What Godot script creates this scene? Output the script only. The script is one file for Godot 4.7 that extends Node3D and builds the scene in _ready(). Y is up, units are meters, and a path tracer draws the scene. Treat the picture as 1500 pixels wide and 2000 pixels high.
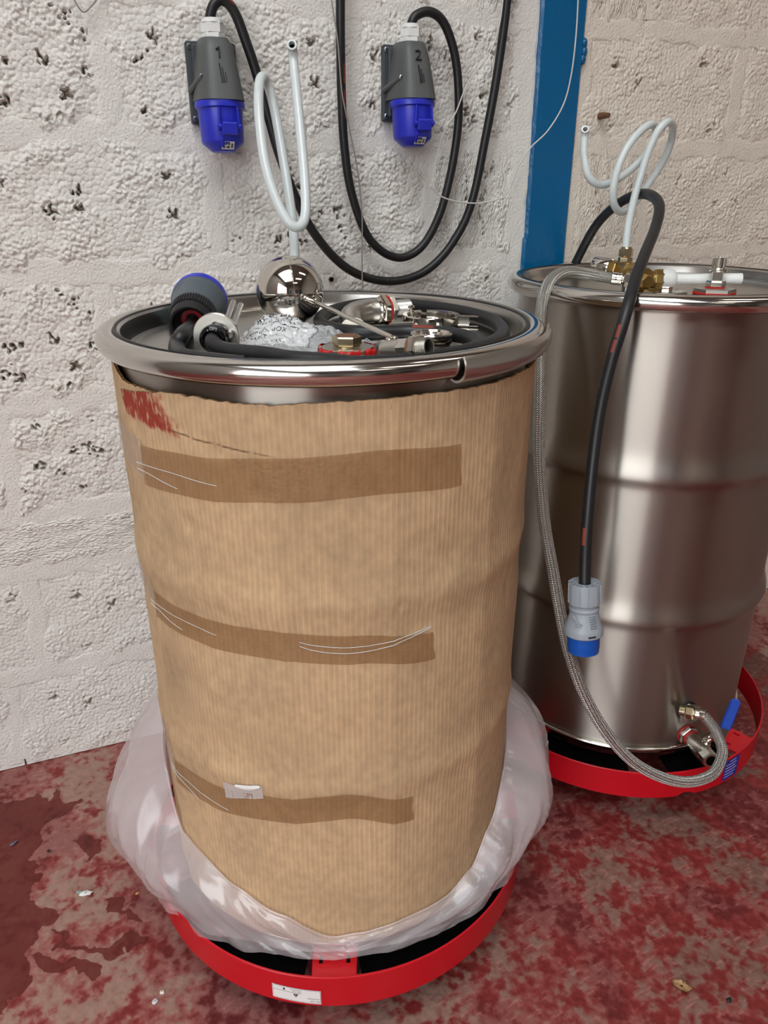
extends Node3D
# A corner of a workshop: two steel drums on red dollies before a painted block wall.
# Wall frame: s runs along the wall, y up, d out of the wall into the room.

const ALONG := Vector3(0.93081, 0, -0.36552)
const OUT := Vector3(0.36552, 0, 0.93081)
const WALL0 := Vector3(0, 0, -1.665)
const DRUM_A := Vector3(-0.0841, 0, -1.0813)
const DRUM_B := Vector3(0.5447, 0, -1.5037)

class MB:
	var v := PackedVector3Array()
	var n := PackedVector3Array()
	var t := PackedVector2Array()
	var c := PackedColorArray()
	var i := PackedInt32Array()
	func add(p: Vector3, nn: Vector3, uv := Vector2.ZERO) -> int:
		v.append(p); n.append(nn); t.append(uv)
		return v.size() - 1
	func tri(a: int, b: int, d: int) -> void:
		if (v[b] - v[a]).cross(v[d] - v[a]).dot(n[a] + n[b] + n[d]) > 0.0:
			i.append(a); i.append(d); i.append(b)
		else:
			i.append(a); i.append(b); i.append(d)
	func quad(a: int, b: int, d: int, e: int) -> void:
		tri(a, b, d); tri(a, d, e)
	func face(pts: Array, away: Vector3) -> void:
		var nn: Vector3 = (pts[1] - pts[0]).cross(pts[2] - pts[0]).normalized()
		if nn.dot(away) < 0.0: nn = -nn
		var k := []
		for p in pts: k.append(add(p, nn, Vector2(p.x + p.z, p.y)))
		for j in range(1, pts.size() - 1): tri(k[0], k[j], k[j + 1])
	# smooth sheet through rows of points; side picks which way it faces
	func grid(rows: Array, side := 1.0, closed := false, us := 1.0, vs := 1.0, u0 := 0.0, v0 := 0.0) -> void:
		var nr := rows.size()
		var nc: int = rows[0].size()
		var first := v.size()
		for r in nr:
			var row: PackedVector3Array = rows[r]
			var up: PackedVector3Array = rows[mini(r + 1, nr - 1)]
			var dn: PackedVector3Array = rows[maxi(r - 1, 0)]
			for k in nc:
				var a := row[(k + 1) % nc] if closed else row[mini(k + 1, nc - 1)]
				var b := row[(k + nc - 1) % nc] if closed else row[maxi(k - 1, 0)]
				var nn := (a - b).cross(up[k] - dn[k])
				if nn.length_squared() < 1e-20: nn = Vector3.UP
				add(row[k], nn.normalized() * side, Vector2(u0 + us * k / (nc if closed else nc - 1), v0 + vs * r / maxf(nr - 1, 1)))
		for r in nr - 1:
			for k in (nc if closed else nc - 1):
				var k2 := (k + 1) % nc
				quad(first + r * nc + k, first + r * nc + k2, first + (r + 1) * nc + k2, first + (r + 1) * nc + k)
	# profile of (radius, height) turned round the y axis of xf; corners sharper than `sharp` stay crisp
	func lathe(prof: Array, xf := Transform3D(), seg := 40, a0 := 0.0, a1 := TAU, sharp := 32.0, vs := 1.0) -> void:
		var rings := []
		var m := prof.size()
		var length := 0.0
		for k in m:
			var q: Vector2 = prof[k]
			var d0: Vector2 = (q - prof[k - 1]) if k > 0 else (prof[1] - q)
			var d1: Vector2 = (prof[k + 1] - q) if k < m - 1 else d0
			if k > 0: length += d0.length()
			d0 = d0.normalized(); d1 = d1.normalized()
			if d0.length() < 0.5: d0 = d1
			if d1.length() < 0.5: d1 = d0
			if absf(rad_to_deg(d0.angle_to(d1))) > sharp:
				rings.append([q, Vector2(d0.y, -d0.x), length, true])
				rings.append([q, Vector2(d1.y, -d1.x), length, false])
			else:
				var d := (d0 + d1).normalized()
				rings.append([q, Vector2(d.y, -d.x), length, false])
		var first := v.size()
		for g in rings:
			for k in seg + 1:
				var a := a0 + (a1 - a0) * k / seg
				var e := Vector3(sin(a), 0, cos(a))
				add(xf * (e * g[0].x + Vector3.UP * g[0].y), (xf.basis * (e * g[1].x + Vector3.UP * g[1].y)).normalized(), Vector2(float(k) / seg, g[2] * vs))
		for r in rings.size() - 1:
			if rings[r][3]: continue
			for k in seg:
				var o := first + r * (seg + 1) + k
				quad(o, o + 1, o + seg + 2, o + seg + 1)
	# faceted prism (nuts, hex flanges): rows of (radius, height)
	func facet(rows: Array, sides: int, xf := Transform3D(), turn := 0.0) -> void:
		var mid := xf * Vector3(0, (rows[0].y + rows[-1].y) / 2, 0)
		for r in rows.size() - 1:
			for k in sides:
				var q := []
				for e in [[r, k], [r, k + 1], [r + 1, k + 1], [r + 1, k]]:
					var a: float = turn + TAU * e[1] / sides
					q.append(xf * Vector3(sin(a) * rows[e[0]].x, rows[e[0]].y, cos(a) * rows[e[0]].x))
				face(q, (q[0] + q[2]) / 2 - mid)
		for r in [0, rows.size() - 1]:
			var cap := []
			for k in sides:
				var a := turn + TAU * k / sides
				cap.append(xf * Vector3(sin(a) * rows[r].x, rows[r].y, cos(a) * rows[r].x))
			face(cap, xf * Vector3(0, rows[r].y, 0) - mid)
	func box(mid: Vector3, size: Vector3, bev := 0.0, b := Basis()) -> void:
		var h := size / 2
		bev = minf(bev, minf(h.x, minf(h.y, h.z)) * 0.9)
		var ax := [Vector3(1, 0, 0), Vector3(0, 1, 0), Vector3(0, 0, 1)]
		var ext := [h.x, h.y, h.z]
		var pt := func(s: Array, full: int) -> Vector3:
			var p := Vector3.ZERO
			for k in 3: p += ax[k] * s[k] * (ext[k] - (0.0 if k == full else bev))
			return mid + b * p
		for k in 3:
			var k1 := (k + 1) % 3
			var k2 := (k + 2) % 3
			for s in [-1, 1]:
				var q := []
				for e in [[-1, -1], [1, -1], [1, 1], [-1, 1]]:
					var g := [0, 0, 0]
					g[k] = s; g[k1] = e[0]; g[k2] = e[1]
					q.append(pt.call(g, k))
				face(q, b * ax[k] * s)
			if bev > 0.0:
				for s in [-1, 1]:
					for e in [-1, 1]:
						var g := [0, 0, 0]
						g[k1] = s; g[k2] = e
						var q := []
						g[k] = -1; q.append(pt.call(g, k1)); q.append(pt.call(g, k2))
						g[k] = 1; q.append(pt.call(g, k2)); q.append(pt.call(g, k1))
						face(q, b * (ax[k1] * s + ax[k2] * e))
		if bev > 0.0:
			for x in [-1, 1]:
				for y in [-1, 1]:
					for z in [-1, 1]:
						var g := [x, y, z]
						face([pt.call(g, 0), pt.call(g, 1), pt.call(g, 2)], b * Vector3(x, y, z))
	# round bar along a path; us/vs scale its texture (around, per metre)
	func tube(pts: PackedVector3Array, r, seg := 14, caps := true, vs := 1.0) -> void:
		var m := pts.size()
		var rows := []
		var up := Vector3.UP
		var t0 := (pts[1] - pts[0]).normalized()
		if absf(t0.dot(up)) > 0.9: up = Vector3.RIGHT
		var e := t0.cross(up).normalized()
		var first := v.size()
		var length := 0.0
		for k in m:
			var d := (pts[mini(k + 1, m - 1)] - pts[maxi(k - 1, 0)]).normalized()
			e = (e - d * d.dot(e)).normalized()
			var f := d.cross(e)
			var rr: float = r[k] if r is PackedFloat32Array or r is Array else r
			if k > 0: length += pts[k].distance_to(pts[k - 1])
			for j in seg + 1:
				var a := TAU * j / seg
				var nn := e * cos(a) + f * sin(a)
				add(pts[k] + nn * rr, nn, Vector2(float(j) / seg, length * vs))
			if caps and (k == 0 or k == m - 1):
				var cap := []
				for j in seg: cap.append(pts[k] + (e * cos(TAU * j / seg) + f * sin(TAU * j / seg)) * rr)
				rows.append([cap, -d if k == 0 else d])
		for k in m - 1:
			for j in seg:
				var o := first + k * (seg + 1) + j
				quad(o, o + 1, o + seg + 2, o + seg + 1)
		for q in rows: face(q[0], q[1])
	func append(o: MB) -> void:
		var b := v.size()
		v.append_array(o.v); n.append_array(o.n); t.append_array(o.t)
		for k in o.i: i.append(k + b)
	func mesh() -> ArrayMesh:
		var arr := []
		arr.resize(Mesh.ARRAY_MAX)
		arr[Mesh.ARRAY_VERTEX] = v
		arr[Mesh.ARRAY_NORMAL] = n
		arr[Mesh.ARRAY_TEX_UV] = t
		if c.size() == v.size() and c.size() > 0: arr[Mesh.ARRAY_COLOR] = c
		arr[Mesh.ARRAY_INDEX] = i
		var am := ArrayMesh.new()
		am.add_surface_from_arrays(Mesh.PRIMITIVE_TRIANGLES, arr)
		return am

# ---------- small helpers ----------
var M := {}
var rng := RandomNumberGenerator.new()

func V(x: float, y: float, z: float) -> Vector3: return Vector3(x, y, z)

func from_wall(p: Vector3) -> Vector3: return WALL0 + ALONG * p.x + Vector3.UP * p.y + OUT * p.z

func wall_xf(p: Vector3) -> Transform3D: return Transform3D(Basis(ALONG, Vector3.UP, OUT), from_wall(p))

func axis(a: Vector3, b: Vector3, hint := Vector3.UP) -> Transform3D:
	var y := (b - a).normalized()
	if absf(y.dot(hint)) > 0.95: hint = Vector3.RIGHT
	var x := hint.cross(y).normalized()
	return Transform3D(Basis(x, y, x.cross(y)), a)

func spline(p: PackedVector3Array, per := 8) -> PackedVector3Array:
	var o := PackedVector3Array()
	var m := p.size()
	for k in m - 1:
		var a := p[maxi(k - 1, 0)]
		var d := p[mini(k + 2, m - 1)]
		for j in per: o.append(p[k].cubic_interpolate(p[k + 1], a, d, float(j) / per))
	o.append(p[m - 1])
	return o

func minus(p: PackedVector3Array, at: Vector3) -> PackedVector3Array:
	var o := PackedVector3Array()
	for q in p: o.append(q - at)
	return o

func thing(called: String, label: String, category: String, xf = Vector3.ZERO, group := "") -> Node3D:
	var o := Node3D.new()
	o.name = called
	add_child(o, true)
	if xf is Transform3D: o.transform = xf
	else: o.position = xf
	tag(o, label, category, group)
	return o

func tag(o: Node3D, label: String, category: String, group := "") -> Node3D:
	o.set_meta("label", label)
	o.set_meta("category", category)
	if group: o.set_meta("group", group)
	return o

func part(called: String, mb, mat: Material, parent: Node = self) -> MeshInstance3D:
	var o := MeshInstance3D.new()
	o.name = called
	o.mesh = mb.mesh() if mb is MB else mb
	o.material_override = mat
	o.cast_shadow = GeometryInstance3D.SHADOW_CASTING_SETTING_ON
	parent.add_child(o, true)
	return o

func struct(o: Node3D, label := "", category := "") -> Node3D:
	o.set_meta("kind", "structure")
	if label: o.set_meta("label", label)
	if category: o.set_meta("category", category)
	return o

func mat(called: String, color: Color, rough := 0.5, metal := 0.0, spec := 0.5) -> StandardMaterial3D:
	var m := StandardMaterial3D.new()
	m.resource_name = called
	m.albedo_color = color
	m.roughness = rough
	m.metallic = metal
	m.metallic_specular = spec
	M[called] = m
	return m

func rgb(r: int, g: int, b: int, a := 1.0) -> Color: return Color(r / 255.0, g / 255.0, b / 255.0, a)

func noise(s: int, freq: float, kind := FastNoiseLite.TYPE_SIMPLEX_SMOOTH, oct := 1) -> FastNoiseLite:
	var f := FastNoiseLite.new()
	f.seed = s
	f.frequency = freq
	f.noise_type = kind
	f.fractal_type = FastNoiseLite.FRACTAL_FBM if oct > 1 else FastNoiseLite.FRACTAL_NONE
	f.fractal_octaves = oct
	return f

func cells(s: int, freq: float) -> FastNoiseLite:
	var f := noise(s, freq, FastNoiseLite.TYPE_CELLULAR)
	f.cellular_return_type = FastNoiseLite.RETURN_DISTANCE
	f.cellular_jitter = 0.95
	return f

func bytes_of(f: FastNoiseLite, w: int, h: int) -> PackedByteArray:
	var im := f.get_seamless_image(w, h, false, false, 0.1, true)
	im.convert(Image.FORMAT_L8)
	return im.get_data()

func tex(im: Image) -> ImageTexture: return ImageTexture.create_from_image(im)

func grey_tex(d: PackedByteArray, w: int, h: int) -> ImageTexture:
	return tex(Image.create_from_data(w, h, false, Image.FORMAT_L8, d))

func font(called: String) -> RID:
	var f := SystemFont.new()
	f.font_names = PackedStringArray([called])
	M["font " + called] = f
	return f.get_rids()[0]

# letters of a font drawn into a picture; turn 180 writes upside down
func write(im: Image, text: String, x: float, y: float, px: int, ink: Color, fr: RID, stretch := 1.0) -> float:
	var ts := TextServerManager.get_primary_interface()
	var key := Vector2i(px, 0)
	for k in text.length():
		var gi := ts.font_get_glyph_index(fr, px, text.unicode_at(k), 0)
		ts.font_render_glyph(fr, key, gi)
		var page := ts.font_get_glyph_texture_idx(fr, key, gi)
		if page >= 0:
			var src := ts.font_get_texture_image(fr, key, page)
			var uv := ts.font_get_glyph_uv_rect(fr, key, gi)
			var off := ts.font_get_glyph_offset(fr, key, gi)
			for b in int(uv.size.y):
				for a in int(uv.size.x):
					var q := src.get_pixel(int(uv.position.x) + a, int(uv.position.y) + b)
					var cover := q.a if src.get_format() in [Image.FORMAT_LA8, Image.FORMAT_RGBA8] else q.r
					var tx := int(x + (off.x + a) * stretch)
					var ty := int(y + off.y + b)
					if cover > 0.02 and tx >= 0 and ty >= 0 and tx < im.get_width() and ty < im.get_height():
						var old := im.get_pixel(tx, ty)
						var mixed := old.lerp(ink, cover)
						mixed.a = maxf(old.a, cover * ink.a)
						im.set_pixel(tx, ty, mixed)
		x += ts.font_get_glyph_advance(fr, px, gi).x * stretch
	return x

func stroke(im: Image, a: Vector2, b: Vector2, w: float, ink: Color) -> void:
	var lo := Vector2(minf(a.x, b.x), minf(a.y, b.y)) - Vector2(w, w)
	var hi := Vector2(maxf(a.x, b.x), maxf(a.y, b.y)) + Vector2(w, w)
	for y in range(maxi(0, int(lo.y)), mini(im.get_height(), int(hi.y) + 2)):
		for x in range(maxi(0, int(lo.x)), mini(im.get_width(), int(hi.x) + 2)):
			var p := Vector2(x + 0.5, y + 0.5)
			if p.distance_to(Geometry2D.get_closest_point_to_segment(p, a, b)) < w * 0.5: im.set_pixel(x, y, ink)

func hexed(t: float) -> float: return smoothstep(0.0, 1.0, t)

# ---------- scene ----------
func _ready() -> void:
	rng.seed = 11
	setup_view()
	setup_materials()
	build_room()
	build_floor()
	build_wall()
	build_drums()
	build_cardboard()
	build_bag()
	build_dollies()
	build_sockets()
	build_wall_cables()
	build_lid_things()
	build_drum_b_things()
	build_bits()

func setup_view() -> void:
	var cam := Camera3D.new()
	cam.name = "camera"
	cam.position = Vector3(0, 1.2231, 0)
	cam.rotation.x = -0.4116
	cam.fov = 68.896
	cam.near = 0.05
	add_child(cam)
	cam.current = true
	var sky_mat := ProceduralSkyMaterial.new()
	sky_mat.sky_top_color = Color(0.96, 0.98, 1.0)
	sky_mat.sky_horizon_color = Color(0.99, 0.99, 0.98)
	sky_mat.ground_horizon_color = Color(0.80, 0.79, 0.77)
	sky_mat.ground_bottom_color = Color(0.55, 0.54, 0.52)
	sky_mat.sky_energy_multiplier = 2.3
	sky_mat.ground_energy_multiplier = 1.3
	var sky := Sky.new()
	sky.sky_material = sky_mat
	var env := Environment.new()
	env.background_mode = Environment.BG_SKY
	env.sky = sky
	env.tonemap_mode = Environment.TONE_MAPPER_LINEAR
	env.tonemap_exposure = 0.80
	env.sdfgi_enabled = true
	env.ssao_enabled = true
	env.ssil_enabled = true
	var we := WorldEnvironment.new()
	we.name = "surroundings"
	we.environment = env
	add_child(we)
	# the two ceiling battens: position (s, y, d), length, width, energy, tint
	lamp_specs = [
		[V(-0.9, 4.25, 1.55), 1.5, 0.30, 2.7, Color(0.985, 1.0, 0.98), "white ceiling batten lamp above the wrapped drum"],
		[V(1.3, 4.25, 3.6), 1.5, 0.30, 0.6, Color(1.0, 0.90, 0.77), "white ceiling batten lamp right of the added roof-light, over the room's middle"],
		[V(2.0, 4.25, 1.7), 1.5, 0.30, 0.25, Color(1.0, 0.95, 0.88), "white ceiling batten lamp nearest the right-hand wall"],
		[V(0.4, 4.25, 5.6), 1.5, 0.30, 0.4, Color(1.0, 0.96, 0.90), "white ceiling batten lamp far back in the room"],
	]

var lamp_specs := []

func setup_materials() -> void:
	var steel := mat("brushed steel", rgb(172, 166, 158), 0.34, 1.0)
	steel.anisotropy_enabled = true
	steel.anisotropy = 1.0
	mat("rim steel", rgb(208, 205, 199), 0.13, 1.0)
	mat("lid steel", rgb(188, 184, 178), 0.24, 1.0)
	mat("mirror steel", rgb(214, 210, 202), 0.06, 1.0)
	mat("cast steel", rgb(200, 197, 190), 0.3, 1.0)
	mat("bright nickel", rgb(222, 216, 206), 0.12, 1.0)
	mat("brass", rgb(184, 156, 98), 0.3, 1.0)
	mat("nickel brass", rgb(190, 174, 142), 0.24, 1.0)
	mat("black rubber", rgb(20, 20, 21), 0.45)
	mat("cable rubber", rgb(27, 27, 29), 0.42)
	mat("dusty rubber", rgb(58, 58, 60), 0.6)
	mat("black glossy", rgb(12, 12, 14), 0.12)
	mat("bore and shade black", rgb(9, 8, 8), 1.0, 0.0, 0.1)
	mat("white plastic", rgb(232, 234, 232), 0.35)
	mat("tube plastic", rgb(208, 216, 216), 0.24)
	mat("socket grey", rgb(82, 85, 85), 0.48)
	mat("socket dark", rgb(62, 68, 72), 0.5)
	mat("plug grey", rgb(150, 158, 166), 0.42)
	mat("plug dark grey", rgb(82, 92, 98), 0.45)
	mat("slot black", rgb(22, 22, 24), 0.6)
	mat("ink black", rgb(28, 28, 30), 0.7)
	mat("cap blue", rgb(42, 52, 190), 0.34)
	mat("plug blue", rgb(10, 84, 178), 0.36)
	mat("lever blue", rgb(12, 62, 158), 0.36)
	mat("dolly red", rgb(192, 10, 28), 0.33)
	mat("wax red", rgb(190, 28, 24), 0.4)
	mat("gasket red", rgb(170, 40, 34), 0.5)
	mat("gland red", rgb(150, 20, 30), 0.5)
	mat("print orange", rgb(128, 52, 38), 0.6)
	mat("dark iron", rgb(30, 28, 28), 0.6, 0.2)
	mat("grey wire", rgb(150, 148, 144), 0.4, 0.3)
	mat("white wire", rgb(206, 204, 198), 0.4)
	mat("rust", rgb(120, 84, 62), 0.75, 0.3)
	mat("screw steel", rgb(150, 158, 168), 0.3, 1.0)
	mat("room white", rgb(150, 146, 140), 0.85)
	mat("ceiling grey", rgb(150, 150, 148), 0.9)
	mat("added cupboard grey", rgb(52, 54, 58), 0.45)
	mat("lamp body", rgb(230, 230, 228), 0.5)
	var glow := mat("lamp glow", Color(1, 1, 1), 0.5)
	glow.emission_enabled = true
	glow.emission = Color(1.0, 0.98, 0.95)
	glow.emission_energy_multiplier = 6.0
	# woven steel braid
	var braid := mat("steel braid", rgb(232, 230, 224), 0.34, 1.0)
	var w := 64
	var dat := PackedByteArray()
	dat.resize(w * w)
	for y in w:
		for x in w:
			var u := float(x) / w
			var q := float(y) / w
			var p1 := absf(fposmod((u + q) * 2.0, 1.0) - 0.5) * 2.0
			var p2 := absf(fposmod((u - q) * 2.0, 1.0) - 0.5) * 2.0
			var over := fposmod(floorf((u + q) * 2.0) + floorf((u - q) * 2.0), 2.0) < 0.5
			dat[y * w + x] = int(255 * ((1.0 - p1 * p1) if over else (1.0 - p2 * p2) * 0.75))
	var bt := grey_tex(dat, w, w)
	braid.heightmap_enabled = true
	braid.heightmap_texture = bt
	braid.heightmap_scale = 0.22
	var shade := Image.create(w, w, false, Image.FORMAT_RGB8)
	for y in w:
		for x in w:
			var g := 0.62 + 0.38 * dat[y * w + x] / 255.0
			shade.set_pixel(x, y, Color(g, g, g))
	braid.albedo_texture = tex(shade)
	braid.uv1_scale = Vector3(7, 1, 1)
	# blue gloss paint with brush marks
	var paint := mat("pillar blue", rgb(0, 92, 142), 0.24)
	var hb := bytes_of(noise(3, 0.02, FastNoiseLite.TYPE_SIMPLEX_SMOOTH, 4), 512, 512)
	paint.heightmap_enabled = true
	paint.heightmap_texture = grey_tex(hb, 512, 512)
	paint.heightmap_scale = 0.10
	paint.uv1_triplanar = true
	paint.uv1_scale = Vector3(5, 3.2, 5)

# ---------- room shell ----------
func build_room() -> void:
	var lid := MB.new()
	# one long roof-light added out of view, lighting the drums from up left
	lid.box(V(-3.1, 4.5, 3.9), V(0.6, 0.2, 8.6))
	lid.box(V(1.55, 4.5, 3.9), V(3.7, 0.2, 8.6))
	lid.box(V(-1.55, 4.5, 0.35), V(2.5, 0.2, 1.5))
	lid.box(V(-1.55, 4.5, 6.5), V(2.5, 0.2, 3.4))
	var o := part("ceiling", lid, M["ceiling grey"])
	o.transform = wall_xf(Vector3.ZERO)
	struct(o)
	for s in [-1, 1]:
		var w := MB.new()
		if s > 0: w.box(V(3.3, 2.2, 3.9), V(0.2, 4.4, 8.2))
		else:
			w.box(V(-3.3, 2.2, 1.0), V(0.2, 4.4, 2.4))
			w.box(V(-3.3, 2.2, 7.4), V(0.2, 4.4, 1.2))
			w.box(V(-3.3, 3.8, 4.5), V(0.2, 1.2, 4.6))
		o = part("wall_left" if s < 0 else "wall_right", w, M["room white"])
		o.transform = wall_xf(Vector3.ZERO)
		struct(o)
	var f := MB.new()
	f.box(V(0, 2.2, 8.1), V(6.4, 4.4, 0.2))
	o = part("wall_front", f, M["room white"])
	o.transform = wall_xf(Vector3.ZERO)
	struct(o)
	for s in [2.26, 6.74]:
		var p := MB.new()
		p.box(V(-3.15, 1.6, s), V(0.1, 3.2, 0.12), 0.006)
		o = part("trim_1" if s < 5 else "trim_2", p, M["dolly red"])
		o.transform = wall_xf(Vector3.ZERO)
		struct(o, "red painted door post beside the open loading door")
	var pane := mat("added roof glass", Color(0.95, 0.97, 0.98, 0.06), 0.05)
	pane.transparency = BaseMaterial3D.TRANSPARENCY_ALPHA
	var gl := MB.new()
	gl.box(V(-1.55, 4.5, 2.95), V(2.5, 0.006, 3.7))
	o = part("added_rooflight_1", gl, pane)
	o.transform = wall_xf(Vector3.ZERO)
	struct(o)
	# unseen dark cupboards added behind the camera to put dark streaks in the drums
	for q in [[-2.15, "added tall dark cupboard by the loading door, unseen, for drum reflections"], [0.75, "added tall dark cupboard at the middle of the far wall, for drum reflections"], [2.35, "added tall dark cupboard in the far right corner, for drum reflections"]]:
		var cb := thing("added_cupboard", q[1], "cupboard", wall_xf(V(q[0], 0, 7.74)))
		var body := MB.new()
		body.box(V(0, 1.1, 0), V(1.0, 2.2, 0.48), 0.006)
		part("body", body, M["added cupboard grey"], cb)
		for s in [-1, 1]:
			var dr := MB.new()
			dr.box(V(0.248 * s, 1.12, -0.252), V(0.486, 2.08, 0.022), 0.004)
			var dn := part("door", dr, M["added cupboard grey"], cb)
			var hd := MB.new()
			hd.box(V(0.04 * s, 1.1, -0.275), V(0.018, 0.16, 0.024), 0.006)
			part("handle", hd, M["bright nickel"], dn)
	for q in lamp_specs:
		var at: Vector3 = q[0]
		var lamp := thing("ceiling_lamp", q[5], "lamp", wall_xf(at))
		var b := MB.new()
		b.box(V(0, 0.03, 0), V(q[1] + 0.06, 0.10, q[2] + 0.05), 0.01)
		part("housing", b, M["lamp body"], lamp)
		var g := MB.new()
		g.box(V(0, -0.026, 0), V(q[1], 0.012, q[2]), 0.003)
		part("diffuser", g, M["lamp glow"], lamp)
		var a := AreaLight3D.new()
		a.name = "lamp_light"
		a.area_size = Vector2(q[1], q[2])
		a.light_energy = q[3]
		a.light_color = q[4]
		a.shadow_enabled = true
		a.area_range = 12.0
		a.area_attenuation = 2.0
		a.position = V(0, -0.05, 0)
		a.rotation.x = -PI / 2
		lamp.add_child(a)

# ---------- floor ----------
func build_floor() -> void:
	var n := 2048
	var side := 2.5          # metres one repeat covers; it starts at (s, d) = (-1.45, 0)
	var worn := bytes_of(noise(21, 0.0040, FastNoiseLite.TYPE_SIMPLEX_SMOOTH, 6), n, n)
	var fine := bytes_of(noise(22, 0.045, FastNoiseLite.TYPE_SIMPLEX, 5), n, n)
	var scuff := bytes_of(noise(23, 0.014, FastNoiseLite.TYPE_SIMPLEX, 6), n, n)
	var edge := bytes_of(noise(24, 0.012, FastNoiseLite.TYPE_SIMPLEX_SMOOTH, 4), n, n)
	var wet := PackedByteArray()
	wet.resize(n * n)
	var shapes := [ PackedVector2Array([Vector2(-1.1374, 0.0331), Vector2(-0.8716, 0.1138), Vector2(-0.8421, 0.1443), Vector2(-0.8304, 0.1058), Vector2(-0.8116, 0.0884), Vector2(-0.8051, 0.1479), Vector2(-0.7761, 0.1545), Vector2(-0.7807, 0.1885), Vector2(-0.8171, 0.1999), Vector2(-0.8426, 0.2191), Vector2(-0.8568, 0.2667), Vector2(-0.8556, 0.307), Vector2(-0.8413, 0.3254), Vector2(-0.8553, 0.3755), Vector2(-0.8545, 0.4029), Vector2(-0.8188, 0.4475), Vector2(-0.8221, 0.4606), Vector2(-0.839, 0.4691), Vector2(-0.8436, 0.4864), Vector2(-0.8664, 0.496), Vector2(-0.8634, 0.5292), Vector2(-0.885, 0.5995), Vector2(-0.8892, 0.6527), Vector2(-1.0859, 0.5915)]),
		PackedVector2Array([Vector2(-0.7943, 0.2496), Vector2(-0.7648, 0.2583), Vector2(-0.7333, 0.2946), Vector2(-0.7365, 0.3247), Vector2(-0.771, 0.3245), Vector2(-0.7878, 0.2938)]),
		PackedVector2Array([Vector2(-0.8169, 0.467), Vector2(-0.7913, 0.4963), Vector2(-0.7581, 0.5303), Vector2(-0.7289, 0.5438), Vector2(-0.6877, 0.5328), Vector2(-0.6727, 0.5429), Vector2(-0.6905, 0.5692), Vector2(-0.7299, 0.5638), Vector2(-0.7667, 0.5392), Vector2(-0.8041, 0.4966)]),
		PackedVector2Array([Vector2(-0.8496, 0.5097), Vector2(-0.8208, 0.5057), Vector2(-0.804, 0.5407), Vector2(-0.7714, 0.5633), Vector2(-0.7469, 0.57), Vector2(-0.7519, 0.5942), Vector2(-0.784, 0.5844), Vector2(-0.8, 0.5686), Vector2(-0.8407, 0.5361)]),
		PackedVector2Array([Vector2(-0.7459, 0.4268), Vector2(-0.6973, 0.4553), Vector2(-0.6958, 0.4733), Vector2(-0.6647, 0.5025), Vector2(-0.6619, 0.5202), Vector2(-0.6916, 0.503), Vector2(-0.7076, 0.4743), Vector2(-0.7376, 0.4453)]) ]
	for q in shapes:
		var poly: PackedVector2Array = q
		var lo := Vector2(9, 9)
		var hi := Vector2(-9, -9)
		for p in poly:
			lo = lo.min(p); hi = hi.max(p)
		for y in range(maxi(0, int((lo.y - 0.01) / side * n)), mini(n, int((hi.y + 0.01) / side * n))):
			for x in range(maxi(0, int((lo.x + 1.45 - 0.01) / side * n)), mini(n, int((hi.x + 1.45 + 0.01) / side * n))):
				var k := y * n + x
				var jig := Vector2(edge[k] - 128, edge[(k + 70000) % (n * n)] - 128) * 0.00022
				if Geometry2D.is_point_in_polygon(Vector2(x * side / n - 1.45, y * side / n) + jig, poly): wet[k] = 255
	var rgbs := PackedByteArray()
	rgbs.resize(n * n * 3)
	var dry := PackedByteArray()
	dry.resize(n * n * 3)
	var rough := PackedByteArray()
	rough.resize(n * n)
	var bump := PackedByteArray()
	bump.resize(n * n)
	for y in n:
		for x in n:
			var k := y * n + x
			var a := worn[k] / 255.0
			var b := fine[k] / 255.0
			var c := scuff[k] / 255.0
			# paler and more worn along the wall on the left, redder out in the room
			var lean := clampf(0.62 - x / float(n) * 0.62 - y / float(n) * 0.12, 0.0, 0.45)
			var bare := smoothstep(0.53, 0.70, a * 0.70 + c * 0.30 + (b - 0.5) * 0.30 + lean * 0.10)
			var dust := smoothstep(0.42, 0.72, c * 0.6 + b * 0.40 + lean * 0.62 - 0.06)
			var r := 124.0 + (b - 0.5) * 34.0
			var g := 40.0 + (b - 0.5) * 26.0
			var bl := 37.0 + (b - 0.5) * 26.0
			var dk := smoothstep(0.52, 0.72, 1.0 - a)
			r -= 22.0 * dk; g -= 8.0 * dk; bl -= 4.0 * dk
			var st := fine[((y * 2 + x / 3) % n) * n + (x / 2 + n - y / 2) % n] / 255.0
			var du := dust * (0.26 + lean * 0.95)
			r = lerpf(r, 158.0, du); g = lerpf(g, 116.0, du); bl = lerpf(bl, 107.0, du)
			r = lerpf(r, 84.0 + b * 24.0 + lean * 130.0, bare * (0.66 + lean * 0.4)); g = lerpf(g, 68.0 + b * 22.0 + lean * 105.0, bare * (0.66 + lean * 0.4)); bl = lerpf(bl, 58.0 + b * 20.0 + lean * 98.0, bare * (0.66 + lean * 0.4))
			var scr := smoothstep(0.66, 0.80, st) * smoothstep(0.35, 0.6, c) * 0.5
			r = lerpf(r, 176.0, scr); g = lerpf(g, 118.0, scr); bl = lerpf(bl, 110.0, scr)
			var ro := 0.62 + dust * 0.2 - (1.0 - bare) * 0.05
			dry[k * 3] = clampi(int(r), 0, 255)
			dry[k * 3 + 1] = clampi(int(g), 0, 255)
			dry[k * 3 + 2] = clampi(int(bl), 0, 255)
			if wet[k]:
				r = lerpf(r * 0.70, 104.0, 0.5); g = lerpf(g * 0.5, 32.0, 0.5); bl = lerpf(bl * 0.46, 28.0, 0.5)
				ro = 0.2
			rgbs[k * 3] = clampi(int(r), 0, 255)
			rgbs[k * 3 + 1] = clampi(int(g), 0, 255)
			rgbs[k * 3 + 2] = clampi(int(bl), 0, 255)
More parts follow.
